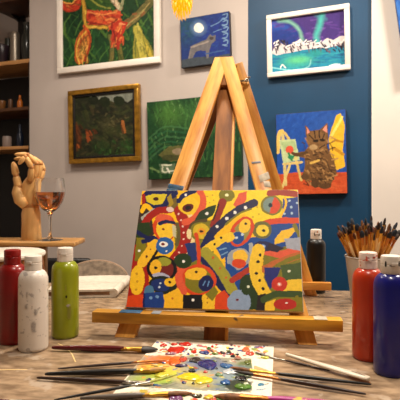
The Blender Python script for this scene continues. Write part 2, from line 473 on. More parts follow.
# --- wolf under the moon
q = [(182.5, 21), (231.5, 13.5), (232, 62.5), (183.5, 70)]
pc = Picture(q, 130, 130, .4, 9); pc.fill((24, 46, 104))
pc.ell(190, 30, 12, 14, (28, 70, 86), 0, .8, .6); pc.ell(222, 44, 20, 24, (22, 42, 120), 0, .8, .5)
pc.daub(120, (183, 16, 232, 58), 5, 1.4, [(20, 40, 96), (30, 62, 128), (26, 58, 110)], -30, 5, .5, 60)
pc.poly([(183, 62), (200, 59), (218, 58), (232, 55), (232, 66), (183, 72)], (58, 66, 74))
pc.ell(201.5, 29.5, 7.5, 7.5, (96, 124, 160), 0, .7, .3); pc.ell(201.5, 29.5, 5, 5, (226, 224, 214))
pc.poly([(190, 61), (192, 53), (195, 47), (202, 44), (209, 41), (213, 36), (215, 38), (218, 37), (218, 42), (214, 46), (212, 52), (211, 60), (209, 60), (208, 53), (203, 52), (198, 54), (195, 60)], (98, 94, 96))
pc.stroke([(194, 49), (203, 46), (211, 43)], 1.6, (150, 138, 128), .8); pc.stroke([(193, 54), (191, 60)], 1.5, (120, 112, 110)); pc.ell(214, 40, 2, 1.6, (60, 52, 54))
for k in range(5):
    y = 17 + k * 6.5
    pc.stroke([(226, y), (230, y - 1), (229, y + 3), (225, y + 3.5), (229, y + 5)], 1.0, (110, 140, 168), .9)
pc.stroke([(214, 28), (222, 24), (226, 20)], 1.2, (90, 120, 160)); pc.stroke([(216, 34), (224, 31)], 1.0, (84, 116, 156)); pc.stroke([(208, 56), (226, 52)], 1.2, (50, 80, 130))
pc.grain(.14); hang('small dark blue canvas of a grey wolf howling at the moon', 'painting', q, pc, .03, edge=CANVASDK)

# --- green pond garden
q = [(150.5, 104), (243, 93), (243, 177), (150, 179)]
pc = Picture(q, 190, 160, .7, 12); pc.fill((24, 62, 32))
pc.daub(320, (148, 94, 242, 178), 7, 1.5, [(18, 50, 28), (44, 90, 42), (66, 108, 54), (14, 42, 24), (34, 76, 38)], 85, 6, .7, 25)
pc.ell(172, 115, 12, 12, (86, 136, 52), 0, .45, .6); pc.ell(205, 118, 16, 14, (76, 128, 56), 0, .5, .6)
for k in range(5):
    pc.stroke([(151, 140 + k * 5), (165, 128 + k * 5), (182, 128 + k * 5), (200, 132 + k * 4)], 1.8, (40, 96, 60) if k % 2 else (70, 118, 72), .5)
pc.daub(120, (150, 96, 242, 150), 3, .8, [(96, 132, 78), (120, 150, 96), (20, 48, 30), (16, 40, 26)], 80, 19, .6, 40); pc.daub(60, (150, 140, 200, 176), 4, 1.2, [(18, 44, 26), (60, 84, 44), (40, 70, 52)], 10, 20, .6, 30)
pc.poly([(160, 156), (170, 147), (184, 146), (194, 152), (190, 160), (172, 162)], (96, 92, 48), .85); pc.ell(180, 152, 7, 3, (156, 134, 108), 0, .7); pc.ell(172, 158, 9, 3, (58, 62, 34), 0, .8)
pc.poly([(160, 164), (176, 164), (174, 174), (162, 174)], (122, 140, 108), .5); pc.stroke([(163, 165), (172, 165)], 1.6, (206, 208, 182)); pc.stroke([(164, 165), (164, 172), (174, 171)], 1.6, (196, 200, 172)); pc.stroke([(168, 168), (170, 173)], 1.5, (220, 218, 200))
pc.stroke([(152, 168), (160, 172)], 2, (120, 150, 90), .7)
pc.grain(.16); hang('unframed green canvas of a leafy garden pond, behind the easel legs', 'painting', q, pc, .03, edge=mat('dark_green_canvas_edge', (26, 54, 34), .6))

# --- northern lights over snowy mountains
q = [(267, 17), (349, 5.5), (351.5, 70), (269, 79)]
pc = Picture(inset(q, 5, 5, 5, 6), 190, 150, .4, 14); pc.fill((62, 38, 112))
pc.ell(285, 36, 18, 14, (22, 46, 128), 0, .95, .3); pc.ell(278, 30, 14, 6, (40, 88, 176), 20, .7, .4); pc.daub(70, (272, 14, 346, 45), 10, 2, [(88, 52, 136), (60, 36, 108), (104, 70, 150)], -12, 3, .5, 25)
pc.ell(284, 38, 15, 8, (16, 44, 120), 10, .9, .3)
pc.stroke([(279, 22), (290, 23), (299, 30), (303, 40)], 6, (120, 178, 150), .9, soft=True); pc.stroke([(322, 15), (320, 26), (317, 36), (318, 42)], 9, (66, 178, 164), .95, soft=True); pc.stroke([(316, 16), (326, 20)], 6, (60, 140, 150), .5, soft=True)
pc.poly([(272, 52), (350, 38), (350, 66), (272, 74)], (28, 128, 158))
pc.daub(80, (272, 52, 346, 68), 12, 1.6, [(18, 104, 142), (46, 156, 172), (22, 84, 130), (40, 140, 150)], -6, 12, .6, 8)
pc.poly([(272, 54), (276, 48), (282, 44), (288, 47), (294, 44), (301, 39), (306, 44), (314, 42), (320, 44), (328, 38), (334, 40), (340, 36), (346, 36), (346, 44), (330, 47), (310, 49), (290, 53), (278, 56)], (206, 196, 196))
pc.daub(90, (274, 41, 345, 50), 3.4, 1.3, [(38, 32, 48), (24, 22, 36), (92, 78, 92)], 65, 21, .95, 35); pc.daub(26, (274, 42, 345, 48), 4, 1.2, [(240, 234, 230)], -30, 22, .9, 30)
pc.ell(298, 61, 17, 6.5, (54, 160, 150), -6, .9, .3); pc.ell(300, 60, 10, 3, (92, 190, 130), -6, .8, .5); pc.stroke([(300, 70), (310, 66), (312, 60)], 1.2, (130, 196, 192), .8); pc.stroke([(274, 68), (290, 70), (304, 69)], 1.4, (120, 196, 200))
pc.ell(317, 53, 8, 3, (34, 140, 136), -6, .8, .4)
pc.stroke([(282, 68), (284, 65), (287, 68)], 1.2, (226, 226, 220)); pc.stroke([(331, 65), (335, 64), (341, 63.5)], 1.2, (206, 222, 224))
pc.grain(.1); hang('white-framed painting of northern lights over snowy mountains on the blue wall', 'painting', q, pc, .028, WHITEFRAME, .026)

# --- cat at its own easel
q = [(278.5, 115), (346.5, 110.5), (348, 193), (277.5, 195)]
pc = Picture(q, 170, 190, .4, 18); pc.fill((28, 74, 156))
pc.ell(332, 125, 20, 20, (50, 90, 160), 0, .4, .6); pc.daub(90, (278, 112, 346, 172), 8, 2, [(24, 64, 142), (34, 84, 168), (44, 92, 172)], -40, 2, .5, 30)
pc.poly([(276, 175), (300, 172), (348, 172), (350, 196), (276, 197)], (196, 80, 42)); pc.daub(50, (278, 174, 346, 194), 10, 2, [(212, 98, 54), (180, 66, 34), (204, 84, 40)], -3, 4, .6, 8)
pc.poly([(333, 128), (338, 116), (342, 114), (346, 126), (345, 140), (344, 150), (346, 166), (338, 170), (332, 160), (330, 140)], (226, 178, 46)); pc.stroke([(333, 136), (340, 124), (343, 118)], 2.5, (242, 214, 104)); pc.stroke([(335, 148), (344, 154)], 3, (190, 136, 30)); pc.stroke([(336, 140), (344, 142)], 2, (180, 126, 30))
pc.stroke([(282, 131), (285, 140), (286, 185)], 3, (212, 190, 120)); pc.stroke([(284, 131), (292, 142), (302, 180)], 2.6, (206, 176, 100)); pc.stroke([(279, 152), (281, 134), (284, 131)], 4, (222, 186, 96))
pc.poly([(281, 140), (297, 139), (301, 160), (284, 163)], (188, 204, 150)); pc.poly([(283, 142), (296, 141), (298, 150), (285, 151)], (150, 176, 120), .6); pc.ell(291, 149.5, 4, 4, (216, 84, 58)); pc.stroke([(290, 153), (293, 160)], 2, (40, 128, 76)); pc.ell(293, 157, 4, 2, (44, 132, 84)); pc.ell(297, 158, 2, 2, (214, 198, 120))
pc.stroke([(284, 164), (303, 162)], 2.4, (214, 188, 116)); pc.stroke([(291, 164), (283, 187)], 2.4, (220, 196, 120))
cat = (112, 78, 44)
pc.poly([(308, 140), (307, 125), (312, 131), (321, 130), (329, 123), (330, 138), (328, 146), (335, 160), (338, 172), (334, 180), (330, 188), (318, 187), (318, 181), (306, 181), (303, 176), (306, 166), (306, 158), (298, 156), (296, 153), (306, 151), (310, 147)], cat)
pc.poly([(309, 134), (308, 127), (312, 132)], (222, 138, 118)); pc.poly([(324, 130), (328, 125), (329, 133)], (224, 140, 120))
pc.daub(130, (304, 136, 334, 184), 5, 1.2, [(56, 38, 22), (70, 48, 28), (150, 108, 62), (176, 132, 80)], 30, 7, .8, 50)
pc.poly([(309, 134), (318, 131), (328, 134), (328, 146), (320, 151), (311, 149), (308, 142)], (128, 92, 54), .7); pc.stroke([(316, 131), (317, 138)], 1.2, (50, 34, 22)); pc.stroke([(321, 131), (321, 138)], 1.2, (50, 34, 22)); pc.stroke([(326, 134), (324, 139)], 1.2, (50, 34, 22)); pc.stroke([(326, 145), (321, 148)], 1.2, (60, 40, 24)); pc.ell(317, 141, 3, 1.4, (40, 28, 18)); pc.ell(324, 140, 3, 1.3, (44, 30, 18)); pc.ell(315, 147, 4, 2.6, (172, 140, 96)); pc.stroke([(311, 135), (315, 139)], 1.2, (60, 40, 22))
pc.stroke([(308, 152), (300, 155), (294, 153)], 3, (88, 62, 36)); pc.stroke([(312, 163), (320, 160)], 2, (214, 172, 84)); pc.ell(316, 183, 4, 5, (84, 58, 34)); pc.ell(326, 186, 6, 3, (90, 62, 36)); pc.ell(306, 177, 4, 3, (98, 68, 40))
pc.grain(.12); hang('unframed canvas of a tabby cat painting at an easel, below the northern lights', 'painting', q, pc, .035, edge=CANVASDK)

# --- blue picture cut by the frame on the right
q = [(397, -40), (452, -58), (454, 70), (397, 79)]
pc = Picture(q, 60, 90, .5, 25); pc.fill((34, 86, 160)); pc.daub(80, (396, -50, 452, 76), 12, 3, [(24, 70, 140), (56, 112, 184), (30, 92, 176)], 60, 2, .6, 40); pc.grain(.1)
hang('bright blue canvas cut off by the right edge, on the cream wall', 'painting', q, pc, .04, edge=mat('blue_canvas_edge', (36, 80, 150), .6), back=.017)

# ------------------------------------------------------------------ the table
EY = math.radians(7.8)
EW = Vector((math.cos(EY), -math.sin(EY), 0)); EN = Vector((math.sin(EY), math.cos(EY), 0))    # along / away, for table, easel and palette
TM = Matrix((EW, EN, Vector((0, 0, 1)))).transposed().to_4x4(); TM.translation = Vector((0, 1.665, TABLE))     # back edge of the top
tb = thing('work_table', (0, 1.2, 0), 'large worn beige worktable under the easel and paints', 'table')
bm = B(); box(bm, (-.02, -.58, -.02), (2.0, 1.16, .04), bev=.003); obj('tabletop', bm, TABLEM, tb, TM)
for sx in (-.95, .91):
    for sy in (-1.1, -.06):
        bm = B(); box(bm, (sx, sy, -.39), (.06, .06, .70 + .02), bev=.004)
        for v in bm.verts: v.co.z = max(v.co.z, -TABLE + .0005)
        obj('leg', bm, TEDGE, tb, TM)
bm = B()
for sy in (-1.1, -.06): box(bm, (-.02, sy, -.085), (1.8, .025, .09))
obj('apron', bm, TEDGE, tb, TM)
bm = B()
pts = [T(58, 343.5), T(66, 347), T(72, 354), T(75.5, 362)]
tube(bm, pts, .0014, 6, flat=.25, up=(0, 0, 1))
o = obj('pale_streak', bm, mat('pale_cream', (222, 190, 130), .3), tb); o['label'] = 'pale cream streak'  # thin pale curve lying on the tabletop
bm = B()
pts = [T(-6, 370), T(10, 369.6), T(27, 369.6)]
tube(bm, pts, .0018, 6, flat=.2, up=(0, 0, 1))
o = obj('pale_streak', bm, mat('pale_cream', (222, 190, 130), .3), tb); o['label'] = 'pale cream streak'  # second pale line, running across the left of the top

# ------------------------------------------------------------------ the easel
AP = 1.50
t_left0 = Vector(((126 - 200) / F * 1.10, 1.10, TABLE)); t_right0 = Vector(((307 - 200) / F * 1.047, 1.047, TABLE))
lt = P(222.8, 58, AP); rt = P(226.2, 58, AP - .004)
es = thing('table_easel', (t_left0 + t_right0) / 2, 'wooden A-frame table easel holding the abstract canvas', 'easel')
front = (t_left0 + t_right0) / 2; apex = (lt + rt) / 2
lean = (apex - front).normalized(); FN = EW.cross(lean).normalized()
if FN.y > 0: FN = -FN
def member(name, p0, p1, w, th, m, parent, face=None, trim_floor=None, bev=.0015, w1=None, trim_top=None):
    M = axis_matrix(p0, p1, face or FN)
    L = (Vector(p1) - Vector(p0)).length
    bm = B(); box(bm, (0, 0, L / 2), (w, th, L), bev=bev)
    if w1:
        for v in bm.verts: v.co.x *= 1 + (w1 / w - 1) * v.co.z / L
    if trim_floor is not None:
        MI = M.inverted()
        for v in bm.verts:
            if v.co.z < L * .3:
                wz = (M @ v.co).z
                v.co += Vector((0, 0, (trim_floor - wz) / (M.to_3x3() @ Vector((0, 0, 1))).z))
    if trim_top is not None:
        for v in bm.verts:
            if v.co.z > L * .7:
                v.co += Vector((0, 0, (trim_top - (M @ v.co).z) / (M.to_3x3() @ Vector((0, 0, 1))).z))
    return obj(name, bm, m, parent, M)
LEGW = .045
l1 = member('leg', t_left0, lt, LEGW, .02, PINE, es, trim_floor=TABLE + .0005, trim_top=lt.z)
l2 = member('leg', t_right0 - FN * .0012, rt - FN * .0012, .040, .02, PINE, es, trim_floor=TABLE + .0005, trim_top=lt.z)
# cap block joining the two legs
M = axis_matrix(apex - lean * .115, apex, FN)
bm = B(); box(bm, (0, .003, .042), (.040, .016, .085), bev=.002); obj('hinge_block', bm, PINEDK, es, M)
# centre mast behind the legs
mast0 = front + FN * -.008; mast0.z = TABLE; mast1 = apex - lean * .10 - FN * .02
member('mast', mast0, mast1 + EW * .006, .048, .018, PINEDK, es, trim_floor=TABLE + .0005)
member('mast_edge', mast0 + EW * .027, mast1 + EW * .033, .007, .019, PINE, es, trim_floor=TABLE + .0005)
# rail
rail_c = (front + Vector((0, 0, 0))); rail_c = Vector((rail_c.x - .001, rail_c.y, TABLE + .0450))
RM = Matrix((EW, EN, Vector((0, 0, 1)))).transposed().to_4x4(); RM.translation = rail_c - EN * .001
bm = B(); box(bm, (0, 0, 0), (.556, .033, .025), bev=.002); obj('canvas_rail', bm, RAILM, es, RM)
# rear frame
rl0 = P(142, 300, 1.60); rl0.z = TABLE; rr0 = P(311, 300, 1.53); rr0.z = TABLE
ra = P(236.5, 64, AP + .035)
RFN = -EW.cross((ra - (rl0 + rr0) / 2).normalized()).normalized()
if RFN.y > 0: RFN = -RFN
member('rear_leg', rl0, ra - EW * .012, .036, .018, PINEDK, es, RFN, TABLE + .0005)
member('rear_leg', rr0, ra + EW * .002, .036, .018, PINE, es, RFN, TABLE + .0005)
c0 = rl0 + Vector((0, 0, .034)); c1 = rr0 + Vector((0, 0, .034)); cd = (c1 - c0).normalized()
member('crossbar', c0 - cd * .02 + RFN * .0195, c1 + cd * .060 + RFN * .0195, .024, .018, PINE, es, RFN)
# bolt and wing nut
bm = B(); bp = P(241.5, 81, AP + .02)
tube(bm, [bp - EW * .02 + EN * .01, bp + EW * .022 - EN * .01], .003, 10)
sphere(bm, bp + EW * .016 - EN * .007, .0062)
wv = Vector((0, 0, 1))
tube(bm, [bp + EW * .016 - EN * .008, bp + EW * .026 - EN * .014 + wv * .010], [.004, .0065], 8, flat=.4)
tube(bm, [bp + EW * .016 - EN * .008, bp + EW * .006 - EN * .016 - wv * .004], [.004, .006], 8, flat=.4)
obj('wing_nut', bm, STEEL, es)
# dried paint marks on the wood
def mark(parent, leg, z0, z1, x0, x1, m):
    bm = B(); box(bm, ((x0 + x1) / 2, -.0104, (z0 + z1) / 2), (x1 - x0, .001, z1 - z0), bev=.0004)
    for v in bm.verts:
        v.co.z += .004 * math.sin(v.co.x * 300)
    o = obj('paint_mark', bm, m, leg, WM[leg.name].copy()); return o
Ll = (lt - t_left0).length
f190 = .40 * Ll
mark(es, l1, .446 * Ll, .462 * Ll, -.0235, .019, BLUESTAIN); mark(es, l1, .432 * Ll, .444 * Ll, -.0235, .006, BLUESTAIN)
mark(es, l2, .475 * Ll, .50 * Ll, -.004, .0235, WHITESTAIN); mark(es, l2, .54 * Ll, .547 * Ll, -.012, .012, mat('dried_grey_paint', (120, 124, 130), .6)); mark(es, l2, .45 * Ll, .47 * Ll, .004, .02, WHITESTAIN)
for xx, w_, m_ in ((-.19, .05, BLUESTAIN), (.232, .028, WHITESTAIN), (-.13, .02, mat('dried_grey_paint', (120, 124, 130), .6))):
    bm = B(); box(bm, (xx, -.002, .0128), (w_, .027, .0012), bev=.0004); obj('paint_mark', bm, m_, es, RM)

# ------------------------------------------------------------------ the abstract canvas
q = [(147, 194), (295, 190), (305, 318), (127, 312)]
pc = Picture(q, 330, 290, .55, 30)
Y_, R_, O_, N_, G_, K_, BL, OL, SA, GY = (246, 188, 10), (160, 26, 14), (212, 66, 18), (16, 24, 76), (34, 54, 18), (14, 10, 12), (14, 68, 142), (124, 116, 22), (220, 88, 54), (146, 152, 172)
W_ = (240, 236, 226)
pc.fill(Y_)
# large fields
pc.poly([(120, 240), (150, 228), (150, 316), (120, 316)], R_); pc.poly([(140, 210), (152, 205), (158, 235), (136, 262), (130, 262)], (58, 42, 30))
pc.poly([(175, 225), (212, 222), (215, 275), (178, 280)], OL); pc.poly([(205, 192), (248, 188), (248, 215), (205, 222)], (244, 206, 34)); pc.poly([(245, 188), (300, 188), (300, 225), (245, 225)], (246, 210, 30))
pc.poly([(225, 240), (260, 238), (262, 285), (225, 300)], BL); pc.poly([(255, 225), (300, 222), (300, 250), (260, 246)], BL); pc.poly([(240, 280), (262, 275), (268, 316), (238, 316)], G_)
pc.poly([(262, 250), (302, 246), (306, 320), (266, 320)], OL); pc.poly([(175, 262), (190, 270), (186, 300), (176, 300)], SA)
pc.poly([(120, 262), (140, 246), (146, 262), (134, 300), (124, 300)], R_); pc.poly([(140, 240), (150, 236), (148, 262), (137, 264)], OL); pc.ell(142, 253, 1.3, 1.3, W_)
# top left eye
pc.poly([(146, 198), (152, 193), (178, 192), (174, 202), (164, 213), (153, 211), (147, 206)], N_); pc.stroke([(148, 198), (148, 208)], 3.5, R_); pc.poly([(150, 199), (158, 196.5), (170, 197), (166, 206), (157, 207.5), (151, 204)], (214, 190, 36)); pc.ell(159.5, 201.6, 2.4, 1.9, (60, 18, 16), -25)
pc.stroke([(146, 214), (150, 208), (156, 213)], 4, Y_); pc.stroke([(147, 221), (152, 217), (157, 213)], 4.4, (172, 172, 160)); pc.stroke([(178, 195), (170, 206), (162, 212)], 5, N_)
pc.poly([(172, 204), (182, 196), (183, 208), (176, 214), (168, 212)], (112, 92, 34)); pc.poly([(170, 200), (174, 196), (176, 206), (172, 210)], (164, 136, 30))
pc.stroke([(147, 228), (153, 219), (162, 213), (172, 212)], 6.5, R_); pc.ell(172.5, 211.5, 3.6, 2.6, (226, 196, 184))
pc.poly([(141, 226), (152, 224), (155, 234), (150, 240), (138, 240)], G_); pc.stroke([(140, 234), (150, 240), (156, 240)], 4, N_); pc.stroke([(146, 244), (160, 241)], 4, N_)
# yellow face
pc.ell(167, 230, 11, 14, O_); pc.ell(167.5, 231, 8.6, 11.5, (244, 196, 44)); pc.ell(166, 221, 8, 5, SA); pc.stroke([(162, 226), (168, 223.5), (176, 225)], 3.2, N_); pc.ell(165.6, 231, 1.3, 1.3, (120, 40, 20)); pc.poly([(174, 227), (178, 228), (178, 240), (174, 238)], (200, 190, 150))
pc.stroke([(179, 226), (181, 236), (178, 246)], 4, (96, 84, 40))
# red worm
pc.stroke([(190, 214), (195, 230), (193, 244), (184, 258)], 4, (236, 210, 150)); pc.stroke([(181, 213), (186, 226), (187, 240), (182, 254), (174, 264)], 10.5, R_)
pc.dots([(180.4, 216), (182.5, 222), (184, 228), (185, 234.5), (185, 241), (183, 248), (180, 254.5), (176, 260)], .95, (238, 200, 180))
# eye with salmon band
pc.ell(190, 207.5, 9.5, 9, (240, 196, 36)); pc.ell(189.5, 209.5, 5.6, 3.8, (96, 22, 18), -25); pc.ell(189.5, 209.5, 3, 2, K_, -25)
pc.stroke([(200, 192), (204, 200), (202, 211), (194, 221), (186, 224)], 6.4, SA); pc.stroke([(181, 203), (185, 198), (196, 193)], 4.6, N_); pc.ell(187.6, 197.2, 1.4, 1.2, W_); pc.stroke([(180, 200), (182, 195)], 2, Y_)
pc.dots([(208, 198), (213, 197), (210, 204), (214, 202)], .8, (204, 160, 40))
pc.ell(226.5, 196.5, 7.6, 6.5, OL); pc.ell(226.5, 196.5, 1.9, 1.6, (244, 240, 180)); pc.poly([(233, 206), (238, 195), (246, 192), (246, 200), (238, 211)], SA)
pc.poly([(194, 225), (200, 214), (208, 208.5), (217, 206.5), (213, 217), (202, 224)], G_); pc.ell(207.5, 215, 1.4, 1.3, W_)
pc.stroke([(191, 232), (195, 225), (206, 222)], 4, (80, 66, 30))
pc.ell(202, 233.5, 11, 10, OL); pc.ell(202, 233, 8, 8, (212, 178, 34)); pc.ell(202, 233, 3.6, 3.6, (232, 150, 30)); pc.ell(202, 233, 1.6, 1.5, (50, 20, 16))
pc.stroke([(222.5, 203), (219, 214), (214, 227)], 7, (142, 36, 22)); pc.stroke([(219, 206), (213, 222)], 1.6, (60, 24, 18))
pc.stroke([(210, 237), (216, 230), (228, 219), (240, 210), (253, 204)], 8, (28, 28, 66)); pc.dots([(217, 228), (226.5, 220), (234.5, 213.5), (244.5, 208.5)], 1.7, W_)
pc.stroke([(226, 226), (238, 215), (250, 210)], 2, OL)
pc.poly([(205, 238), (212, 234), (215, 240), (206, 250), (200, 250)], N_)
# sun wheel, right
pc.ell(270, 206, 10.6, 10, OL); pc.ell(270, 206, 8.4, 8, (120, 140, 130)); pc.half(270, 206, 8.4, 15, O_); pc.ell(269, 205.8, 2.4, 2.3, (30, 50, 60)); pc.ell(269, 205.8, 1.4, 1.3, K_)
pc.stroke([(268, 194), (280, 193), (297, 195)], 6, (156, 50, 24)); pc.poly([(281, 199), (299, 197), (300, 219), (280, 219)], (28, 60, 132)); pc.dots([(287.5, 201), (289.5, 207), (283, 214.5), (290, 213.5), (295, 203)], 1.2, (170, 196, 214)); pc.stroke([(278, 219), (284, 206), (283, 198)], 2.4, Y_)
pc.dots([(256, 208), (258, 215), (252, 218)], .9, (196, 160, 30))
pc.stroke([(264, 224), (276, 221.5), (298, 221)], 6, O_); pc.poly([(268, 228), (298, 225), (296, 234), (284, 238), (272, 246), (265, 240)], BL); pc.poly([(274, 240), (280, 232), (292, 228), (294, 232), (286, 242), (274, 246)], (240, 190, 40)); pc.stroke([(293, 226), (298, 236)], 4, OL)
pc.ell(261, 231, 9.6, 9.2, (104, 100, 44)); pc.ell(261.5, 231.5, 6.4, 6, (238, 204, 50)); pc.ell(262.5, 231.5, 1.7, 1.5, K_)
# worm ring in the middle
pc.ell(241, 233, 10.5, 16.5, O_, 28); pc.ell(241, 233, 7.4, 13, (150, 140, 70), 28); pc.ell(244, 227, 5.6, 7.5, (244, 196, 48), 25); pc.ell(237.5, 239.5, 6, 6.5, BL, 25); pc.ell(245, 225, 1.4, 1.2, K_); pc.dots([(236, 239), (241.5, 236)], 1.5, (196, 210, 220))
# yellow angle with dots, lime band
pc.stroke([(234, 232), (218, 242), (203, 255)], 3, O_); pc.stroke([(230, 238), (216, 245), (206, 253)], 9, (242, 198, 40)); pc.dots([(221, 239.5), (214.5, 246), (208, 251)], 1.25, K_)
pc.poly([(216, 250), (226, 243), (232, 252), (222, 262)], (30, 76, 140)); pc.stroke([(219, 252), (226, 250)], 1.4, (120, 160, 196)); pc.stroke([(221, 257), (227, 254)], 1.2, (110, 150, 190))
pc.stroke([(203, 258), (212, 276), (222, 290), (232, 300)], 9, N_); pc.stroke([(206, 255), (215, 265), (224, 279), (232, 294)], 11, (160, 152, 44)); pc.dots([(213, 260), (220, 271), (226, 281)], 1.3, (196, 96, 30))
# ring with ball
pc.stroke([(197, 236), (199, 252), (199, 268)], 3.6, O_); pc.poly([(186, 246), (196, 244), (198, 262), (190, 266)], (30, 48, 108)); pc.ell(190, 236, 2.5, 5, (238, 214, 160))
pc.ell(199, 284, 17, 17, O_); pc.ell(198.5, 284, 13.4, 13.6, OL); pc.ell(196, 277, 11, 6.5, (240, 186, 40), -8); pc.ell(206, 287, 7.4, 8.6, N_, 20); pc.stroke([(203, 289), (205, 285)], 1.2, (96, 140, 190)); pc.stroke([(207, 290), (209, 285)], 1.2, (96, 140, 190)); pc.ell(196.5, 275, 1.6, 1.5, K_)
pc.ell(183.5, 263.5, 8.6, 8, G_); pc.ell(184.3, 264, 1.4, 1.4, W_)
# dark wheel, left
pc.stroke([(144, 266), (150, 256), (158, 246)], 9, (242, 186, 40)); pc.stroke([(150, 268), (160, 252)], 2.5, K_); pc.ell(148.6, 259.4, 1.1, 1.1, (90, 40, 20)); pc.dots([(153, 252)], .9, (150, 80, 20))
pc.ell(166.5, 248, 8.4, 9, (36, 92, 160)); pc.ell(165.5, 246.5, 4.4, 3, W_); pc.ell(165, 246.5, 1.9, 1.4, (110, 20, 24)); pc.ell(168, 253.5, .9, .9, W_)
pc.ell(163, 272, 14.5, 14, K_); pc.ell(163, 272, 11.4, 11, (112, 30, 24)); pc.ell(165, 264.5, 7, 4.6, (150, 150, 44)); pc.ell(157, 270, 5.6, 8, (238, 180, 36), 10); pc.ell(162, 279.5, 8.5, 3.4, (172, 172, 192), 8); pc.ell(157, 270.6, 1.7, 1.6, K_)
pc.ell(163.5, 289, 13.6, 9.6, (26, 34, 24), 12); pc.ell(161, 289, 9.4, 6.6, (24, 44, 104), 12); pc.ell(170.5, 286, 5.6, 4.6, (238, 186, 40)); pc.ell(170.4, 285.6, 1.5, 1.4, K_); pc.dots([(161, 287), (160, 291)], 1.1, (196, 208, 224))
pc.ell(139, 284, 7, 16, (242, 190, 36), 6); pc.dots([(138.6, 277), (139, 285), (137.4, 293.6)], 1.3, (196, 140, 30)); pc.ell(150, 297, 5, 8, (70, 116, 150))
pc.poly([(126, 300), (144, 299), (144, 316), (124, 316)], O_); pc.poly([(146, 297), (163, 296), (166, 316), (143, 316)], (26, 58, 128)); pc.dots([(151.5, 302.5), (157.5, 301.5)], 1.6, (110, 150, 196)); pc.stroke([(145, 298), (144, 312)], 2, N_)
pc.poly([(165, 299), (178, 292), (184, 300), (182, 316), (163, 316)], (242, 184, 36)); pc.ell(172.6, 303, 1.2, 1.2, (196, 110, 30)); pc.stroke([(179, 280), (184, 296)], 7, SA)
pc.poly([(183, 299), (202, 299), (202, 318), (182, 318)], K_); pc.ell(192.6, 305, 1.5, 1.4, W_); pc.poly([(202, 300), (214, 294), (216, 318), (202, 318)], (238, 190, 40)); pc.dots([(207, 303), (207, 308)], .9, (170, 110, 30)); pc.poly([(205, 299), (214, 290), (218, 296), (212, 306)], OL); pc.poly([(215, 300), (224, 294), (230, 302), (230, 318), (214, 318)], O_)
pc.ell(239, 308, 12, 14, (136, 156, 184)); pc.ell(237, 305, 1.6, 1.3, (140, 40, 40)); pc.ell(237, 305, .7, .6, K_)
# right: ring, eye, dotted band
pc.ell(239, 262, 12.5, 12, (156, 160, 164)); pc.ell(240, 258.5, 7.5, 7, (242, 190, 46)); pc.ell(238.5, 266, 7, 5, O_); pc.stroke([(228, 268), (238, 275), (248, 268)], 4, BL); pc.stroke([(250, 246), (252, 262), (250, 272)], 4, (166, 170, 170))
pc.stroke([(232, 284), (240, 278), (250, 272)], 6, (170, 50, 30)); pc.ell(246, 289, 5.5, 11, G_); pc.ell(248, 290.5, 1.6, 1.5, (220, 226, 196))
pc.stroke([(264, 252), (280, 256), (302, 250)], 8, SA); pc.stroke([(264, 272), (280, 264), (302, 256)], 8, (186, 100, 40)); pc.stroke([(270, 274), (284, 264), (302, 257)], 4.6, OL)
pc.poly([(283, 240), (300, 238), (301, 252), (286, 250)], (160, 164, 176)); pc.ell(262.5, 248, 10, 5.4, (24, 28, 78)); pc.poly([(268, 244), (284, 249), (276, 254), (266, 252)], (36, 22, 44)); pc.ell(262.5, 248, 2.6, 2.2, (120, 150, 200)); pc.ell(262.5, 248, 1.2, 1.2, W_)
pc.stroke([(258, 252), (255, 268), (258, 284), (266, 300)], 13, (240, 196, 44)); pc.dots([(259.5, 257), (257.5, 264), (256, 276), (259.5, 284), (263, 293)], 1.6, K_)
pc.poly([(264, 270), (281, 270), (275, 286), (270, 294), (265, 282)], (30, 38, 112)); pc.poly([(280, 268), (303, 264), (304, 284), (284, 284)], (66, 86, 40)); pc.ell(289, 274, 1.7, 1.6, (224, 224, 190)); pc.poly([(284, 284), (304, 282), (305, 298), (284, 297)], (238, 196, 50))
pc.ell(279.5, 288, 8, 8, (196, 48, 28)); pc.ell(279.5, 288, 2.4, 2.3, (232, 130, 110)); pc.ell(279.5, 288, 1.1, 1.1, W_)
pc.poly([(258, 300), (266, 298), (267, 318), (256, 318)], (34, 22, 20)); pc.stroke([(264, 305), (276, 299), (305, 299)], 7, (56, 76, 30)); pc.poly([(266, 308), (276, 304), (275, 320), (265, 320)], (236, 190, 44)); pc.ell(286, 310, 12, 6.4, (176, 38, 26)); pc.ell(287.5, 308.5, 1.3, 1.1, W_); pc.stroke([(298, 302), (304, 316)], 4, OL)
pc.grain(.07)
cb = front + lean * .0
CW, CH, CT = .405, .312, .012
cbot = rail_c.copy(); cbot.z = rail_c.z + .0126
off = .010 + CT                       # canvas back touches the legs' front face
# foot of the canvas on the rail, back resting against the legs
s0 = (cbot.z + .0006 - .0105 * FN.z - TABLE) / lean.z
cfront = front + lean * s0 + FN * (.0105 + CT) - EW * .003
CM = Matrix((EW, -FN, lean)).transposed().to_4x4()
CM.translation = cfront + lean * (CH / 2)
ct = bpy.data.objects.new('abstract_canvas', None); put(ct, None, Matrix.Translation(cfront))
tag(ct, 'bright abstract canvas of eyes, rings and dotted worms propped on the easel', 'painting')
bm = B(); box(bm, (0, CT / 2, 0), (CW, CT, CH), bev=.002); obj('canvas', bm, CANVASM, ct, CM)
pc.mesh('painted_surface', CW - .003, CH - .003, PAINT, ct, CM @ Matrix.Translation((0, -.0006, 0)))

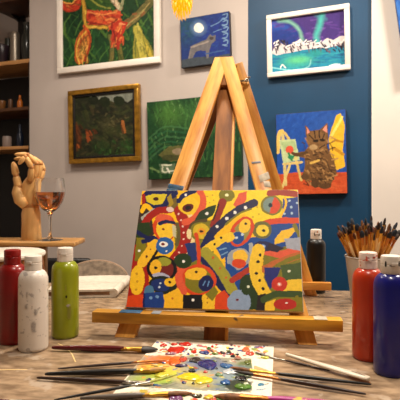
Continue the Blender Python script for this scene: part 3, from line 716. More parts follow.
# ------------------------------------------------------------------ paint bottles
def plastic(name, c, **k): return mat(name, c, k.pop('rough', .28), coat=.25, **k)
CAPW = mat('white_cap_plastic', (226, 216, 204), .35, var=.04, scale=40)
def bottle(x, yb, h, body, cap, label, marks=(), tilt=0):
    p = T(x, yb); d = p.y + .029; c = Vector(((x - 200) / F * d, d, TABLE))
    t = thing('paint_bottle', c, label, 'paint bottle', None, random.uniform(-.3, .3))
    M = WM[t.name]; k = h / .2
    prof = [(0, 0.0012), (.024, .0012), (.0275, .0004), (.0298, .003), (.0305, .008), (.0305, .146), (.0298, .154), (.0272, .161), (.0228, .1665), (.019, .169), (.0175, .1695), (0, .1695)]
    bm = B(); lathe(bm, [(r, z * k) for r, z in prof], None, 40); obj('body', bm, body, t, M)
    bm = B(); lathe(bm, [(0, .1697), (.0172, .1697), (.0178, .1705), (.0178, .1845), (.0172, .1852), (.0172, .1862), (.0178, .187), (.0176, .1975), (.0168, .1995), (.0150, .2003), (0, .2003)], Matrix.Scale(1, 4) @ Matrix.Diagonal((1, 1, k, 1)), 36)
    cp = obj('cap', bm, cap, t, M)
    bm = B(); box(bm, (0, -.0178, .187 * k), (.012, .003, .006), bev=.001); obj('thumb_tab', bm, cap, cp, M)
    for ang, z, w, hh, m in marks:                      # smears of dried paint on body or cap
        r = .0182 if z > .17 else .0311
        bm = B(); n = 7; a0 = math.radians(ang) - w / r / 2; rows = []
        for j in range(5):
            rr = []
            for i in range(n):
                s = (i / (n - 1) - .5); v = j / 4 - .5
                sh = math.sqrt(max(0.02, 1 - (2 * v) ** 2 * .9)) * (1 + .25 * math.sin(7 * v + ang))
                a = math.radians(ang) + s * w / r * sh - M.to_euler().z
                rr.append(bm.verts.new((r * math.cos(a), r * math.sin(a), (z + v * hh) * k)))
            rows.append(rr)
        for a, b in zip(rows, rows[1:]):
            for i in range(n - 1): bm.faces.new((a[i], a[i + 1], b[i + 1], b[i]))
        r_ = bmesh.ops.solidify(bm, geom=bm.faces[:], thickness=.0004)
        obj('paint_smear', bm, m, cp if z > .17 else t, M)
    return t
GREYDRY = mat('dried_grey_smear', (196, 188, 182), .6, col2=(226, 216, 204), scale=420); KDRY = mat('dried_black_smear', (22, 18, 18), .5); RDRY = mat('dried_red_smear', (196, 66, 40), .5); LDRY = mat('dried_pale_smear', (160, 156, 60), .6); ODRY = mat('dried_orange_smear', (214, 130, 60), .5)
bottle(12.5, 346, .203, plastic('red_plastic', (134, 9, 7), var=.15, scale=14), mat('red_cap_plastic', (126, 11, 9), .3), 'red paint bottle with a red cap at the left edge')
bottle(33.3, 353.5, .197, plastic('white_plastic', (222, 212, 200), rough=.35, stain=(178, 168, 160), stain_scale=95, stain_lo=.6), CAPW, 'white smudged paint bottle with a white cap in front of the red one',
       [(-98, .098, .006, .008, GREYDRY), (-70, .055, .010, .022, GREYDRY), (-94, .122, .003, .014, GREYDRY), (-62, .085, .007, .012, GREYDRY), (-84, .183, .010, .002, GREYDRY)])
bottle(65.2, 340, .203, plastic('lime_plastic', (138, 146, 12), var=.06, scale=30), CAPW, 'lime green paint bottle with a white cap', [(-70, .095, .004, .006, KDRY), (-62, .075, .008, .006, GREYDRY), (-58, .06, .01, .03, LDRY), (-72, .115, .003, .014, LDRY)])
bottle(368, 363, .211, plastic('orange_plastic', (190, 50, 10), var=.08, scale=20), mat('stained_cap_plastic', (226, 204, 190), .4, stain=(204, 92, 66), stain_scale=90, stain_lo=.6), 'orange-red paint bottle beside the blue one, cap smeared with red', [(-110, .19, .008, .004, RDRY), (-70, .192, .008, .003, RDRY)])
bottle(390.8, 379, .215, plastic('blue_plastic', (12, 18, 122), var=.1, scale=16), CAPW, 'dark blue paint bottle with a white cap at the right edge', [(-140, .187, .004, .010, KDRY), (-60, .188, .004, .010, KDRY), (-100, .1845, .012, .002, KDRY)])
bottle(316, 294, .206, mat('black_plastic', (5, 5, 6), .38), CAPW, 'black paint bottle with a white cap by the blue wall, behind the easel', [(-115, .186, .006, .010, KDRY), (-70, .184, .005, .008, KDRY), (-90, .192, .005, .008, ODRY)])

# ------------------------------------------------------------------ cup of brushes
JD = 1.44
jc = Vector(((368 - 200) / F * JD, JD, TABLE))
cup = thing('brush_cup', jc, 'pale tapered cup crammed with paintbrushes by the blue wall', 'cup')
bm = B(); lathe(bm, [(0, .0005), (.047, .0005), (.049, .003), (.066, .134), (.068, .136), (.067, .138), (.064, .137), (.062, .130), (.046, .006), (0, .006)], Matrix.Translation(jc), 40)
obj('cup_wall', bm, mat('cup_plastic', (190, 184, 176), .4, var=.06, scale=12), cup)
HANDLE = [mat('brush_handle_' + n, c, .35) for n, c in (('amber', (236, 180, 84)), ('brown', (196, 134, 60)), ('honey', (222, 160, 64)), ('pale', (236, 204, 146)))]
FERR = [mat('brass_ferrule', (212, 160, 70), .3, metal=.85), mat('copper_ferrule', (176, 110, 54), .3, metal=.85), mat('nickel_ferrule', (176, 170, 160), .3, metal=.9)]
HAIR = [mat('bristle_' + n, c, .7, var=.3, scale=200) for n, c in (('dark', (34, 22, 16)), ('amber', (120, 70, 26)), ('navy', (26, 34, 48)), ('umber', (58, 36, 22)), ('rust', (96, 44, 22)))]
def upright_brush(k, L, w):
    t = thing('paintbrush', (0, 0, 0), None, None)
    bm = B(); tube(bm, [(0, 0, 0), (0, 0, L * .5), (0, 0, L * .72), (0, 0, L * .80)], [.0016, .0032, .0042, .0034], 8); obj('handle', bm, HANDLE[k % 4], t)
    bm = B(); tube(bm, [(0, 0, L * .78), (0, 0, L * .84), (0, 0, L * .91)], [.0038, .0042, w], 10, flat=.7); obj('ferrule', bm, FERR[0 if k % 3 < 2 else 1], t)
    bm = B(); tube(bm, [(0, 0, L * .905), (0, 0, L * .95), (0, 0, L * .985), (0, 0, L)], [w * .95, w * 1.15, w * .85, w * .3], 10, flat=.65); obj('bristles', bm, HAIR[k % 5], t)
    return t
protos = [upright_brush(k, .215 + .008 * (k % 4), .0042 + .0012 * (k % 3)) for k in range(10)]
used = set(); n_br = 72
for i in range(n_br):
    a = i * 2.39996; rr = math.sqrt((i + .5) / n_br)
    src = protos[i % 10]
    bot = jc + Vector((-math.cos(a) * rr * .012 + random.uniform(-.012, .012) * (1 - rr), -math.sin(a) * rr * .012, .0075))
    spread = .094
    top = jc + Vector((math.cos(a) * rr * spread, math.sin(a) * rr * spread * .75, .213 + random.uniform(-.03, .012)))
    dirv = (top - bot).normalized()
    # keep inside the rim
    s = .136 / dirv.z; rim = math.hypot(bot.x + dirv.x * s - jc.x, bot.y + dirv.y * s - jc.y)
    M = Matrix.Translation(bot + dirv * random.uniform(0, .012)) @ Vector((0, 0, 1)).rotation_difference(dirv).to_matrix().to_4x4() @ Matrix.Rotation(random.uniform(0, 6.28), 4, 'Z')
    if i < 10:
        o = src
    else:
        o = src.copy(); COL.objects.link(o)
        for ch in src.children:
            c = ch.copy(); COL.objects.link(c); c.parent = o
    o.matrix_basis = M
    tag(o, 'paintbrush standing bristles up in the crowded pale cup', 'paintbrush', 'brushes in the cup')

# ------------------------------------------------------------------ paint-spattered palette sheet
q = [(157, 342.5), (272.5, 345), (272, 404), (106, 402)]
pc = Picture(q, 260, 220, .7, 41); pc.fill((232, 218, 196))
pc.poly([(142, 358), (252, 357), (252, 391), (118, 391)], (150, 148, 128)); pc.daub(120, (130, 358, 248, 390), 9, 2.4, [(150, 150, 126), (138, 140, 120), (164, 160, 136), (130, 136, 116)], 0, 31, .6, 20)
pc.ell(165, 376, 16, 4.5, (186, 190, 60), -6, .9, .25); pc.ell(150, 368, 14, 4, (226, 150, 54), -5, .85, .3); pc.ell(172, 362, 12, 4, (222, 96, 30), -4, .95, .2); pc.ell(160, 384, 14, 3, (150, 176, 70), -6, .9, .3)
pc.ell(166, 361, 20, 4, (224, 104, 30), -3, .8, .35); pc.ell(158, 372, 22, 5, (222, 186, 60), -5, .75, .35); pc.ell(150, 381, 22, 4.5, (150, 168, 50), -5, .75, .4); pc.ell(196, 379, 20, 6, (216, 200, 60), 0, .6, .45)
pc.ell(208, 364, 18, 6, (60, 84, 140), 0, .7, .4); pc.ell(228, 376, 16, 8, (110, 140, 160), 0, .6, .4); pc.ell(244, 370, 9, 6, (80, 100, 60), 0, .8, .3); pc.ell(224, 386, 18, 4, (70, 110, 130), 0, .55, .4)
pc.daub(90, (140, 358, 248, 390), 6, 1.2, [(230, 140, 50), (206, 190, 70), (60, 100, 60), (60, 90, 150), (230, 224, 206), (34, 34, 36), (170, 60, 40)], 0, 35, .75, 20)
pc.ell(205, 386, 14, 2.5, (170, 150, 80), 0, .6, .4); pc.ell(240, 384, 14, 6, (34, 44, 26), 0, .95, .15); pc.ell(246, 364, 8, 4, (86, 104, 50), 0, .85, .25); pc.ell(238, 368, 16, 4, (110, 128, 140), 0, .7, .3)
for i in range(130):
    r = random.Random(i); pc.ell(r.uniform(156, 268), r.uniform(343.5, 357), r.uniform(.8, 3), r.uniform(.5, 1.2), r.choice([(206, 50, 34), (214, 90, 60), (40, 60, 130), (214, 180, 60), (120, 140, 70), (30, 30, 34), (226, 130, 60), (240, 236, 226), (150, 90, 110)]), 0, .9)
pc.poly([(253, 357), (273, 357), (273, 402), (253, 402)], (238, 226, 204)); pc.ell(262, 382, 3.4, 1.6, (60, 120, 150), -10); pc.stroke([(258, 387), (266, 386)], 1, (110, 140, 160)); pc.stroke([(266, 381), (269, 381)], .8, (40, 60, 70)); pc.stroke([(256, 366), (268, 370)], 4, (196, 144, 70), .8)
pc.poly([(110, 391), (254, 390.5), (254, 393), (108, 393.5)], (244, 234, 212))
for i in range(46):
    r = random.Random(900 + i); pc.ell(r.uniform(112, 268), r.uniform(394.5, 404), r.uniform(1.5, 6), r.uniform(.7, 2), r.choice([(60, 76, 30), (206, 180, 40), (190, 60, 50), (30, 30, 26), (120, 60, 110), (160, 170, 70), (210, 140, 60), (240, 236, 220)]), 0, .9)
pc.grain(.08)
pA, pB, pC_, pD = T(157, 342.5), T(272.5, 345), T(272, 404), T(106, 402)
pcen = (pA + pB + pC_ + pD) / 4; PW = ((pB - pA).length + (pC_ - pD).length) / 2; PH = ((pA - pD).length + (pB - pC_).length) / 2
side = ((pA - pD).normalized() + (pB - pC_).normalized()).normalized(); across = side.cross(Vector((0, 0, 1)))
PM = Matrix((across, -Vector((0, 0, 1)), side)).transposed().to_4x4(); PM.translation = pcen + Vector((0, 0, .0016))
pl = bpy.data.objects.new('palette_sheet', None); put(pl, None, Matrix.Translation(pcen)); tag(pl, 'cream palette sheet covered in dabs of wet paint before the easel', 'palette')
bm = B(); box(bm, (0, .0006, 0), (PW, .0009, PH)); obj('paper', bm, mat('palette_paper', (232, 220, 200), .6), pl, PM)
pc.mesh('painted_surface', PW - .001, PH - .001, PAINT, pl, PM)
# thick dabs standing proud of the sheet
dab_cols = {}
def dab(x, y, rx, ry, c, h=.0028):
    key = 'wet_paint_%d_%d_%d' % c
    words = key
    m = mat(key, c, .22, var=.12, scale=120, coat=.3)
    p = T(x, y, .0018); k = p.y / F
    a = rx * k; b = max(a * .55, ry * p.y * p.y / (F * (CAM_Z - TABLE)))
    bm = B(); n = 20; r = random.Random(int(x * 31 + y * 7)); ph = [r.uniform(0, 6.28) for _ in range(3)]
    def rad(t): return 1 + .12 * math.sin(2 * t + ph[0]) + .09 * math.sin(3 * t + ph[1]) + .05 * math.sin(5 * t + ph[2])
    rings = []
    for f, z in ((1.0, 0), (.97, .45), (.84, .8), (.6, .92), (.3, 1.0)):
        rings.append([bm.verts.new((a * f * rad(t) * math.cos(t), b * f * rad(t) * math.sin(t), z * h * (1 + .2 * math.sin(3 * t + ph[1]) * (f < .9)))) for t in [2 * math.pi * i / n for i in range(n)]])
    top = bm.verts.new((0, 0, h * .95))
    for A_, B_ in zip(rings, rings[1:]):
        for i in range(n): bm.faces.new((A_[i], A_[(i + 1) % n], B_[(i + 1) % n], B_[i]))
    for i in range(n): bm.faces.new((rings[-1][i], rings[-1][(i + 1) % n], top))
    bm.faces.new(rings[0][::-1])
    o = obj('paint_dab', bm, m, pl, Matrix.Translation(p)); return o
RED, DBL, YEL, BLK, GRN, ORG = (196, 36, 24), (18, 38, 110), (232, 206, 26), (20, 18, 22), (58, 104, 36), (222, 96, 26)
for a in [(176, 350, 9, 3.2, RED), (163.5, 345.5, 3.4, 1.3, RED), (174, 344.6, 3, 1, (204, 60, 40)), (185.5, 344.4, 5.5, 2, RED), (194, 352, 3.2, 1.3, (206, 50, 30)), (171, 354, 5, 1.1, (150, 110, 130)),
          (204.5, 353, 5, 1.7, (30, 50, 120)), (207.5, 364.5, 9.5, 4.8, DBL), (196, 360.5, 7, 2.6, (30, 34, 38)), (174, 362, 6.5, 3.4, ORG), (183, 360, 4, 2, (200, 60, 40)), (181, 366, 6, 1.4, (50, 40, 84)),
          (189.5, 377, 10.5, 4, YEL), (204, 380.6, 8.5, 3.6, (220, 206, 44)), (226, 366, 6, 2.4, (40, 96, 150)), (232, 371.5, 8.5, 3, (206, 212, 214)), (233, 371.5, 4.5, 1.6, (90, 140, 180)), (225.5, 382.5, 4.6, 2.6, (40, 96, 156)),
          (243, 387, 8, 3, (78, 124, 40)), (241, 378.6, 6, 2.2, BLK), (219, 375, 3.6, 1.6, (120, 150, 110)), (192, 371, 4, 1.4, (24, 34, 44)), (148, 382, 4, 2.8, (26, 40, 92)), (162, 375.5, 7, 2, (206, 200, 50)),
          (248, 362.5, 3.4, 2.2, (96, 110, 44)), (246, 350, 4.5, 2, (222, 110, 66)), (250, 354, 5, 1.4, (206, 70, 50)), (262, 354.5, 3, 1, (50, 42, 46)), (265, 358, 4, 1, (196, 196, 70)), (215, 354, 3.4, 1, (110, 130, 60)), (222, 353, 2.6, 1, BLK), (229, 353.5, 3, 1.2, (50, 50, 60)), (233, 356.5, 2.4, 1.2, (30, 30, 36)), (238, 359, 4, 1, (150, 110, 90)),
          (176, 399, 6.5, 2.6, (110, 60, 110)), (184.5, 395, 4, 1.6, (70, 88, 40)), (197.5, 396.5, 4.6, 1.8, (60, 60, 30)), (209, 397.5, 4.6, 2, (222, 196, 50)), (219, 399, 4, 2, (120, 150, 80)), (213, 401, 3.5, 1.6, (206, 80, 60)), (236, 399, 5, 2.4, (196, 60, 44)), (246, 400, 4, 2, (210, 130, 60)), (250, 381, 3.4, 1.8, (232, 230, 214)), (246, 384.5, 3, 1, (214, 220, 180))]:
    dab(*a)
for i in range(26):
    r = random.Random(3000 + i); x, y = (r.uniform(160, 266), r.uniform(344, 357)) if i < 16 else (r.uniform(150, 246), r.uniform(360, 389))
    dab(x, y, r.uniform(1.2, 2.8), r.uniform(.6, 1.2), r.choice([RED, DBL, YEL, BLK, GRN, ORG, (206, 60, 40), (40, 96, 150), (96, 110, 44), (232, 230, 214)]), .0018)

# ------------------------------------------------------------------ brushes lying on the table
def lying_brush(tail, neck, crimp, tip, rh, handle, ferr, hair, label, wbr=None, flat=.8, lift=.0, group=None, prof=None, tl=0.0):
    """tail -> neck is the handle, neck -> crimp the ferrule, crimp -> tip the bristles (places on the table)"""
    wbr = wbr or rh * 1.1
    h0 = tl + rh + .0006
    A, N, C_, Z = T(*tail, h0 + (lift if 0 else 0)), T(*neck, h0 + lift), T(*crimp, rh + .0006 + lift), T(*tip, rh * .7 + .0006 + lift)
    # one straight axis from tail to crimp
    ax = (C_ - A); Lh = (N - A).length; L = ax.length; ax.normalize(); N = A + ax * Lh
    t = thing('paintbrush', A - Vector((0, 0, h0)), label, 'paintbrush', group)
    pr = prof or [(0, .35), (.03, .55), (.3, .8), (.62, 1.0), (.85, .95), (1.0, .72)]
    bm = B(); tube(bm, [A + ax * Lh * s for s, _ in pr], [rh * r for _, r in pr], 12); obj('handle', bm, handle, t)
    Lf = (C_ - N).length
    bm = B(); tube(bm, [N - ax * .006, N + ax * Lf * .15, N + ax * Lf * .2, N + ax * Lf * .25, N + ax * Lf * .55, C_], [rh * .78, rh * .86, rh * .98, rh * .86, rh * .95, wbr], 12, flat=flat, up=(0, 0, 1)); obj('ferrule', bm, ferr, t)
    bm = B(); dz = (Z - C_)
    tube(bm, [C_ - ax * .003, C_ + dz * .35, C_ + dz * .75, Z], [wbr * .95, wbr * 1.12, wbr * .8, wbr * .22], 12, flat=flat * .9, up=(0, 0, 1)); obj('bristles', bm, hair, t)
    return t
DKRED = mat('dark_red_lacquer', (84, 16, 18), .22, coat=.4); DKBR = mat('dark_brown_lacquer', (52, 34, 26), .3); BLKL = mat('black_brush_lacquer', (26, 24, 22), .3); GRYL = mat('grey_brush_lacquer', (96, 88, 80), .35)
OCH = mat('ochre_loaded_bristles', (206, 150, 60), .5, var=.3, scale=150); ORB = mat('orange_loaded_bristles', (216, 118, 40), .5, var=.2, scale=150); PALEB = mat('pale_bristles', (220, 200, 160), .6, var=.2, scale=150); DKB = mat('dark_wet_bristles', (46, 36, 30), .5, var=.3, scale=150); GRB = mat('grey_bristles', (150, 138, 128), .6, var=.3, scale=150); LIM = mat('lime_loaded_bristles', (176, 178, 60), .5, var=.3, scale=150); BRNB = mat('brown_bristles', (140, 88, 44), .6, var=.35, scale=150)
BRASS = FERR[0]; COPP = FERR[1]; NICK = FERR[2]
lying_brush((52, 347.5), (124, 349), (142, 349.2), (158, 349.4), .0068, DKRED, BRASS, DKB, 'thick dark red brush with a brass ferrule, farthest back on the left', flat=.7, wbr=.0085)
lying_brush((58, 368.6), (134, 362.2), (150, 361), (168, 360), .0028, DKBR, COPP, ORB, 'thin dark brush just above the thick black one, tip loaded with orange', lift=.003)
lying_brush((45, 374), (137, 371), (150, 370.4), (166, 368.6), .0056, BLKL, BRASS, OCH, 'thick black brush on the left with an ochre-loaded tip', lift=.001)
lying_brush((37, 377.6), (126, 382.4), (140, 383), (154, 383.4), .0042, DKBR, NICK, PALEB, 'brown brush pointing farthest left on the table, pale bristles', lift=.001)
lying_brush((54, 400), (132, 385.4), (150, 382), (178, 374.2), .0027, BLKL, NICK, LIM, 'slender black brush slanting up across the others to the lime paint', lift=.012)
lying_brush((80, 398), (145, 394.6), (168, 393.8), (192, 393), .0044, GRYL, BRASS, BRNB, 'grey-handled brush with a brass ferrule at the bottom edge', lift=.001)
lying_brush((371, 384.4), (275, 373.6), (250, 370.6), (230, 367), .0036, BLKL, BRASS, BRNB, 'upper of the two dark brushes pointing right, brass ferrule on the sheet', lift=.0035)
lying_brush((366, 394), (278, 379), (254, 374.6), (234, 371), .0036, DKBR, COPP, DKB, 'lower of the two dark brushes pointing right from the palette sheet', lift=.0035)
lying_brush((330, 370.6), (284, 360.4), (270, 357), (254, 351.6), .0022, DKBR, NICK, GRB, 'thin brown brush with grey bristles half under the white handle', lift=.001)
PURP = mat('purple_brush_lacquer', (172, 40, 128), .3, stain=(226, 190, 60), stain_scale=30, stain_lo=.6)
lying_brush((352, 405), (268, 398.4), (240, 397), (214, 396), .0060, PURP, COPP, BRNB, 'purple-handled brush with yellow flecks at the bottom edge', lift=.001)
lying_brush((-14, 401), (10, 400.2), (22, 401.5), (34, 403), .0034, DKRED, NICK, DKB, 'dark stick-like brush cut by the bottom left corner')
# white plastic palette-knife handle
A, Bp = T(286, 355.5, .006), T(370, 380, .006)
wk = thing('white_scraper', A - Vector((0, 0, .006)), 'long white plastic scraper with a hole in its end, right of the sheet', 'scraper')
ax = (Bp - A); L = ax.length; ax.normalize(); sd = ax.cross(Vector((0, 0, 1)))
KM = Matrix((ax, -sd, Vector((0, 0, 1)))).transposed().to_4x4(); KM.translation = A + Vector((0, 0, .002))
outl = [(0, .002), (.2, .0045), (.5, .0066), (.8, .0082), (.94, .0082), (.985, .006), (1.0, .002)]
bm = B(); rings = []
for s, w in outl:
    rings.append([bm.verts.new((s * L, w * math.cos(t), .0036 * math.sin(t))) for t in [2 * math.pi * i / 14 for i in range(14)]])
for a, b in zip(rings, rings[1:]):
    for i in range(14): bm.faces.new((a[i], a[(i + 1) % 14], b[(i + 1) % 14], b[i]))
bm.faces.new(rings[0][::-1]); bm.faces.new(rings[-1])
obj('handle', bm, mat('white_handle_plastic', (232, 218, 196), .35), wk, KM)
bm = B(); tube(bm, [(L * .80, .0012, .0036), (L * .9, 0, .0037), (L * .955, -.0005, .0032)], [.0012, .0018, .0012], 8, flat=.3, up=(0, 0, 1)); o = obj('hang_slot', bm, mat('slot_shadow_plastic', (120, 98, 84), .6), wk, KM); o['label'] = 'dark hanging slot'

# ------------------------------------------------------------------ folded newspaper
npq = [T(60, 281.5, .022), T(131.5, 279, .022), T(114, 293, .016), T(46, 295, .016)]
nw = thing('newspaper', T(92, 297), 'folded newspaper at the back of the table beside the green bottle', 'newspaper')
NEWS = mat('newsprint', (214, 202, 184), .8, var=.12, scale=60, stretch=(1, 4, 1)); NEWSB = mat('newsprint_inner', (156, 120, 92), .8, var=.3, scale=30)
bq = [T(60, 284.6), T(127, 283.5), T(113, 297.5), T(46, 299)]
def sheet(top, bot, z0, z1, sag):
    bm = B(); n = 8; A_ = []; Bv = []
    for i in range(n + 1):
        s = i / n
        r0 = []; r1 = []
        for j in range(n + 1):
            t = j / n
            p = bot[0].lerp(bot[1], s).lerp(bot[3].lerp(bot[2], s), t)
            w = .003 * math.sin(3.1 * s + 2 * t) * sag
            r0.append(bm.verts.new((p.x, p.y, TABLE + z0 + w * .3))); r1.append(bm.verts.new((p.x, p.y, TABLE + z1 + w + .004 * s * sag)))
        A_.append(r0); Bv.append(r1)
    for i in range(n):
        for j in range(n):
            bm.faces.new((Bv[i][j], Bv[i][j + 1], Bv[i + 1][j + 1], Bv[i + 1][j])); bm.faces.new((A_[i][j], A_[i + 1][j], A_[i + 1][j + 1], A_[i][j + 1]))
    for G1, G2 in (([r[0] for r in A_], [r[0] for r in Bv]), ([r[-1] for r in A_], [r[-1] for r in Bv]), (A_[0], Bv[0]), (A_[-1], Bv[-1])):
        for i in range(n): bm.faces.new((G1[i], G1[i + 1], G2[i + 1], G2[i]))
    return bm
obj('bottom_fold', sheet(None, bq, .001, .007, 0), NEWS, nw)
bq2 = [p + Vector((-.004, .004, 0)) for p in bq]
obj('inner_pages', sheet(None, bq2, .0072, .018, .2), NEWSB, nw)
obj('top_fold', sheet(None, [p + Vector((.004, -.001, 0)) for p in bq], .0205, .0255, 1), NEWS, nw)
bm = B(); e0, e1 = bq[1] + Vector((.002, 0, .0155)), bq[2] + Vector((.002, 0, .0145)); tube(bm, [e0, e0.lerp(e1, .5), e1], [.0145, .0138, .0135], 12, flat=1.0); obj('spine_fold', bm, NEWS, nw)

# ------------------------------------------------------------------ round white stand on the table
rc = Vector(((5 - 200) / F * 1.46, 1.46, TABLE))
rs = thing('round_stand', rc, 'low round white-topped wooden stand behind the red and white bottles', 'stand')
bm = B(); lathe(bm, [(0, .132), (.110, .132), (.117, .135), (.119, .140), (.117, .146), (.110, .1485), (0, .1485)], Matrix.Translation(rc), 48); obj('top', bm, mat('white_stand_top', (228, 220, 206), .3), rs)
bm = B(); lathe(bm, [(.108, .108), (.112, .108), (.112, .1315), (.108, .1315), (.108, .108)], Matrix.Translation(rc), 40, closed=False); obj('rim', bm, PINEDK, rs)
for k in range(3):
    a = k * 2.094 + .25
    bm = B(); tube(bm, [rc + Vector((math.cos(a) * .112, math.sin(a) * .112, .0005)), rc + Vector((math.cos(a) * .100, math.sin(a) * .100, .1315))], [.010, .012], 12); obj('leg', bm, PINEDK, rs)

# ------------------------------------------------------------------ side table with wooden hand and wine glass
ZB = CAM_Z - .194
sm = Matrix.Identity(4)
edge_r = P(75, 241.5, 1.80); sm.translation = Vector((edge_r.x, edge_r.y, ZB))
stb = thing('side_table', (edge_r.x - .35, edge_r.y + .08, 0), 'tall oak side table carrying the wooden hand and wine glass', 'table')
OAK = mat('oak_board', (196, 148, 88), .4, scale=6, col2=(160, 112, 60), stretch=(1, 7, 7))
bm = B(); box(bm, (-.36, .08, -.010), (.72, .16, .020), bev=.006, seg=3); obj('tabletop', bm, OAK, stb, sm)
for sx in (-.67, -.165):
    for sy in (.03, .13):
        bm = B(); box(bm, (sx, sy, -(ZB + .020) / 2 + .0), (.034, .034, ZB - .0205), bev=.003); obj('leg', bm, OAK, stb, sm)
# the wooden hand
HD = 1.885; KP = HD / F
hz0 = ZB + .0006
def hp(x, y, dy=0.0):
    return Vector(((x - 200) / F * HD, HD + dy, hz0 + (240.5 - y) * KP))
HW = mat('limewood', (224, 176, 112), .42, scale=10, col2=(204, 150, 86), stretch=(5, 5, .8)); HW2 = mat('limewood_joint', (178, 118, 62), .5)
hn = thing('mannequin_hand', hp(31, 240.5), 'jointed wooden artist hand beside the wine glass, fingers curled over', 'mannequin hand')
bm = B(); tube(bm, [hp(31.5, 240.5), hp(31.5, 239), hp(31.3, 226), hp(31, 214), hp(31, 209)], [.038, .0395, .037, .0365, .031], 24, flat=.8, up=(0, 1, 0)); obj('wrist', bm, HW, hn)
bm = B(); tube(bm, [hp(31, 210.5), hp(31, 206.5)], [.032, .032], 20, flat=.75, up=(0, 1, 0)); obj('wrist_joint', bm, HW2, hn)
# palm: a skinned block, wider at the knuckles
bm = B(); tube(bm, [hp(31, 208.5), hp(30, 204), hp(29.5, 197), hp(30.5, 190), hp(33, 184), hp(35, 178.5)], [.028, .040, .044, .040, .034, .026], 22, flat=.52, up=(0, 1, 0)); obj('palm', bm, HW, hn)
bm = B(); tube(bm, [hp(27, 207, -.012), hp(22, 201, -.018), hp(19, 193, -.02), hp(19.5, 187, -.022)], [.018, .024, .020, .013], 16); obj('thumb_mound', bm, HW, hn)
def finger(pts, r, name='finger'):
    """wooden finger: three tapered segments with a ball at every joint"""
    f = None
    for i, (a, b) in enumerate(zip(pts, pts[1:])):
        r0 = r * (1 - .10 * i); r1 = r0 * .9
        d = (b - a); last = i == len(pts) - 2
        bm = B(); a_, b_ = a + d * .06, b - d * (.0 if last else .08)
        ring = [(0, .72), (.12, 1.0), (.5, .97), (.85, .92), (1, .7)] if not last else [(0, .72), (.12, 1), (.5, .93), (.8, .74), (.94, .46), (1, .15)]
        tube(bm, [a_.lerp(b_, s) for s, _ in ring], [r0 * k for _, k in ring], 14)
        if f is None: f = obj(name, bm, HW, hn)
        else: obj('segment', bm, HW, f)
        bm = B(); sphere(bm, a, r0 * .82); obj('joint', bm, HW2, f)
# thumb rises on the left, four fingers rise on the right and curl over to the left
finger([hp(20.5, 188, -.022), hp(19, 177, -.03), hp(16.5, 163.5, -.034)], .0150, 'thumb')
finger([hp(32, 182, -.02), hp(35.5, 169, -.045), hp(31, 159, -.060), hp(24.5, 166.5, -.064)], .0122)
finger([hp(34.5, 180, -.006), hp(38.5, 165, -.02), hp(31, 156.5, -.035), hp(18.5, 156.5, -.042)], .0118)
finger([hp(36.5, 180, .010), hp(40.5, 165, .006), hp(33, 158.5, -.010), hp(15.8, 160.5, -.02)], .0112)
finger([hp(38, 182, .022), hp(41.5, 171, .028), hp(39, 163, .022), hp(32.5, 164, .012)], .0105)
# wine glass
GD = 1.855; gc = Vector(((50 - 200) / F * GD, GD, ZB + .0006)); gk = GD / F
wg = thing('wine_glass', gc, 'stemmed wine glass half full of amber wine', 'wine glass')
GLASS = mat('clear_glass', (255, 255, 255), .01, trans=1.0, ior=1.45)
WINE = mat('amber_wine', (246, 146, 68), .02, trans=1.0, ior=1.34)
H = 61.5 * gk
def gy(y): return (240 - y) * gk
outer = [(0, .0), (12.4 * gk, .0), (12.6 * gk, .0012), (9 * gk, .0030), (3 * gk, .0065), (1.35 * gk, gy(234.5)), (1.2 * gk, gy(225)), (1.5 * gk, gy(216)), (3.2 * gk, gy(212.4)), (8.0 * gk, gy(208.5)), (12.6 * gk, gy(202)), (14.7 * gk, gy(195)), (15.1 * gk, gy(189)), (14.4 * gk, gy(182)), (13.4 * gk, gy(178.2))]
inner = [(13.4 * gk - .0009, gy(178.2) + .0002), (14.4 * gk - .0012, gy(182)), (15.1 * gk - .0012, gy(189)), (14.7 * gk - .0012, gy(195)), (12.6 * gk - .0012, gy(202)), (8.0 * gk - .001, gy(208.3)), (3.0 * gk, gy(211.2)), (0, gy(211.6))]
bm = B(); lathe(bm, outer + inner, Matrix.Translation(gc), 48); obj('glass', bm, GLASS, wg)
e = .0006
wine = [(0, gy(211.6) - e * .5 + .0008), (3.0 * gk, gy(211.2) + .0008), (8.0 * gk - .001 - e, gy(208.3) + .0006), (12.6 * gk - .0012 - e, gy(202)), (14.7 * gk - .0012 - e, gy(195)), (14.95 * gk - .0012 - e, gy(192)), (0, gy(192))]
w = B(); lathe(w, wine, Matrix.Translation(gc), 48); wo = obj('wine_filling', w, WINE, wg); wo['label'] = 'amber wine'

# ------------------------------------------------------------------ chairs beyond the table
CHB = mat('beige_upholstery', (176, 156, 134), .8, var=.25, scale=45)
cc = P(97, 262, 2.30)
ch = thing('chair', (cc.x, cc.y - .02, 0), 'beige round-backed chair behind the newspaper', 'chair')
bm = B(); prof = []
n = 18
zt = cc.z + .004; R0 = .150
out = [(-R0, .46)] + [(-R0 * math.cos(math.pi * i / n), zt - .085 + .085 * math.sin(math.pi * i / n)) for i in range(n + 1)] + [(R0, .46)]
fr = []; bk = []
for x, z in out:
    cv = .03 * (x / R0) ** 2
    fr.append(bm.verts.new((cc.x + x, cc.y - cv, z))); bk.append(bm.verts.new((cc.x + x, cc.y + .03 - cv, z)))
bm.faces.new(fr); bm.faces.new(bk[::-1])
for i in range(len(out)):
    j = (i + 1) % len(out); bm.faces.new((fr[i], bk[i], bk[j], fr[j]))
obj('backrest', bm, CHB, ch)
bm = B(); tube(bm, [(cc.x + x * 1.01, cc.y + .012 - .03 * (x / R0) ** 2, z + .001) for x, z in out], .005, 8); obj('back_frame', bm, mat('pale_cane', (150, 122, 96), .5), ch)
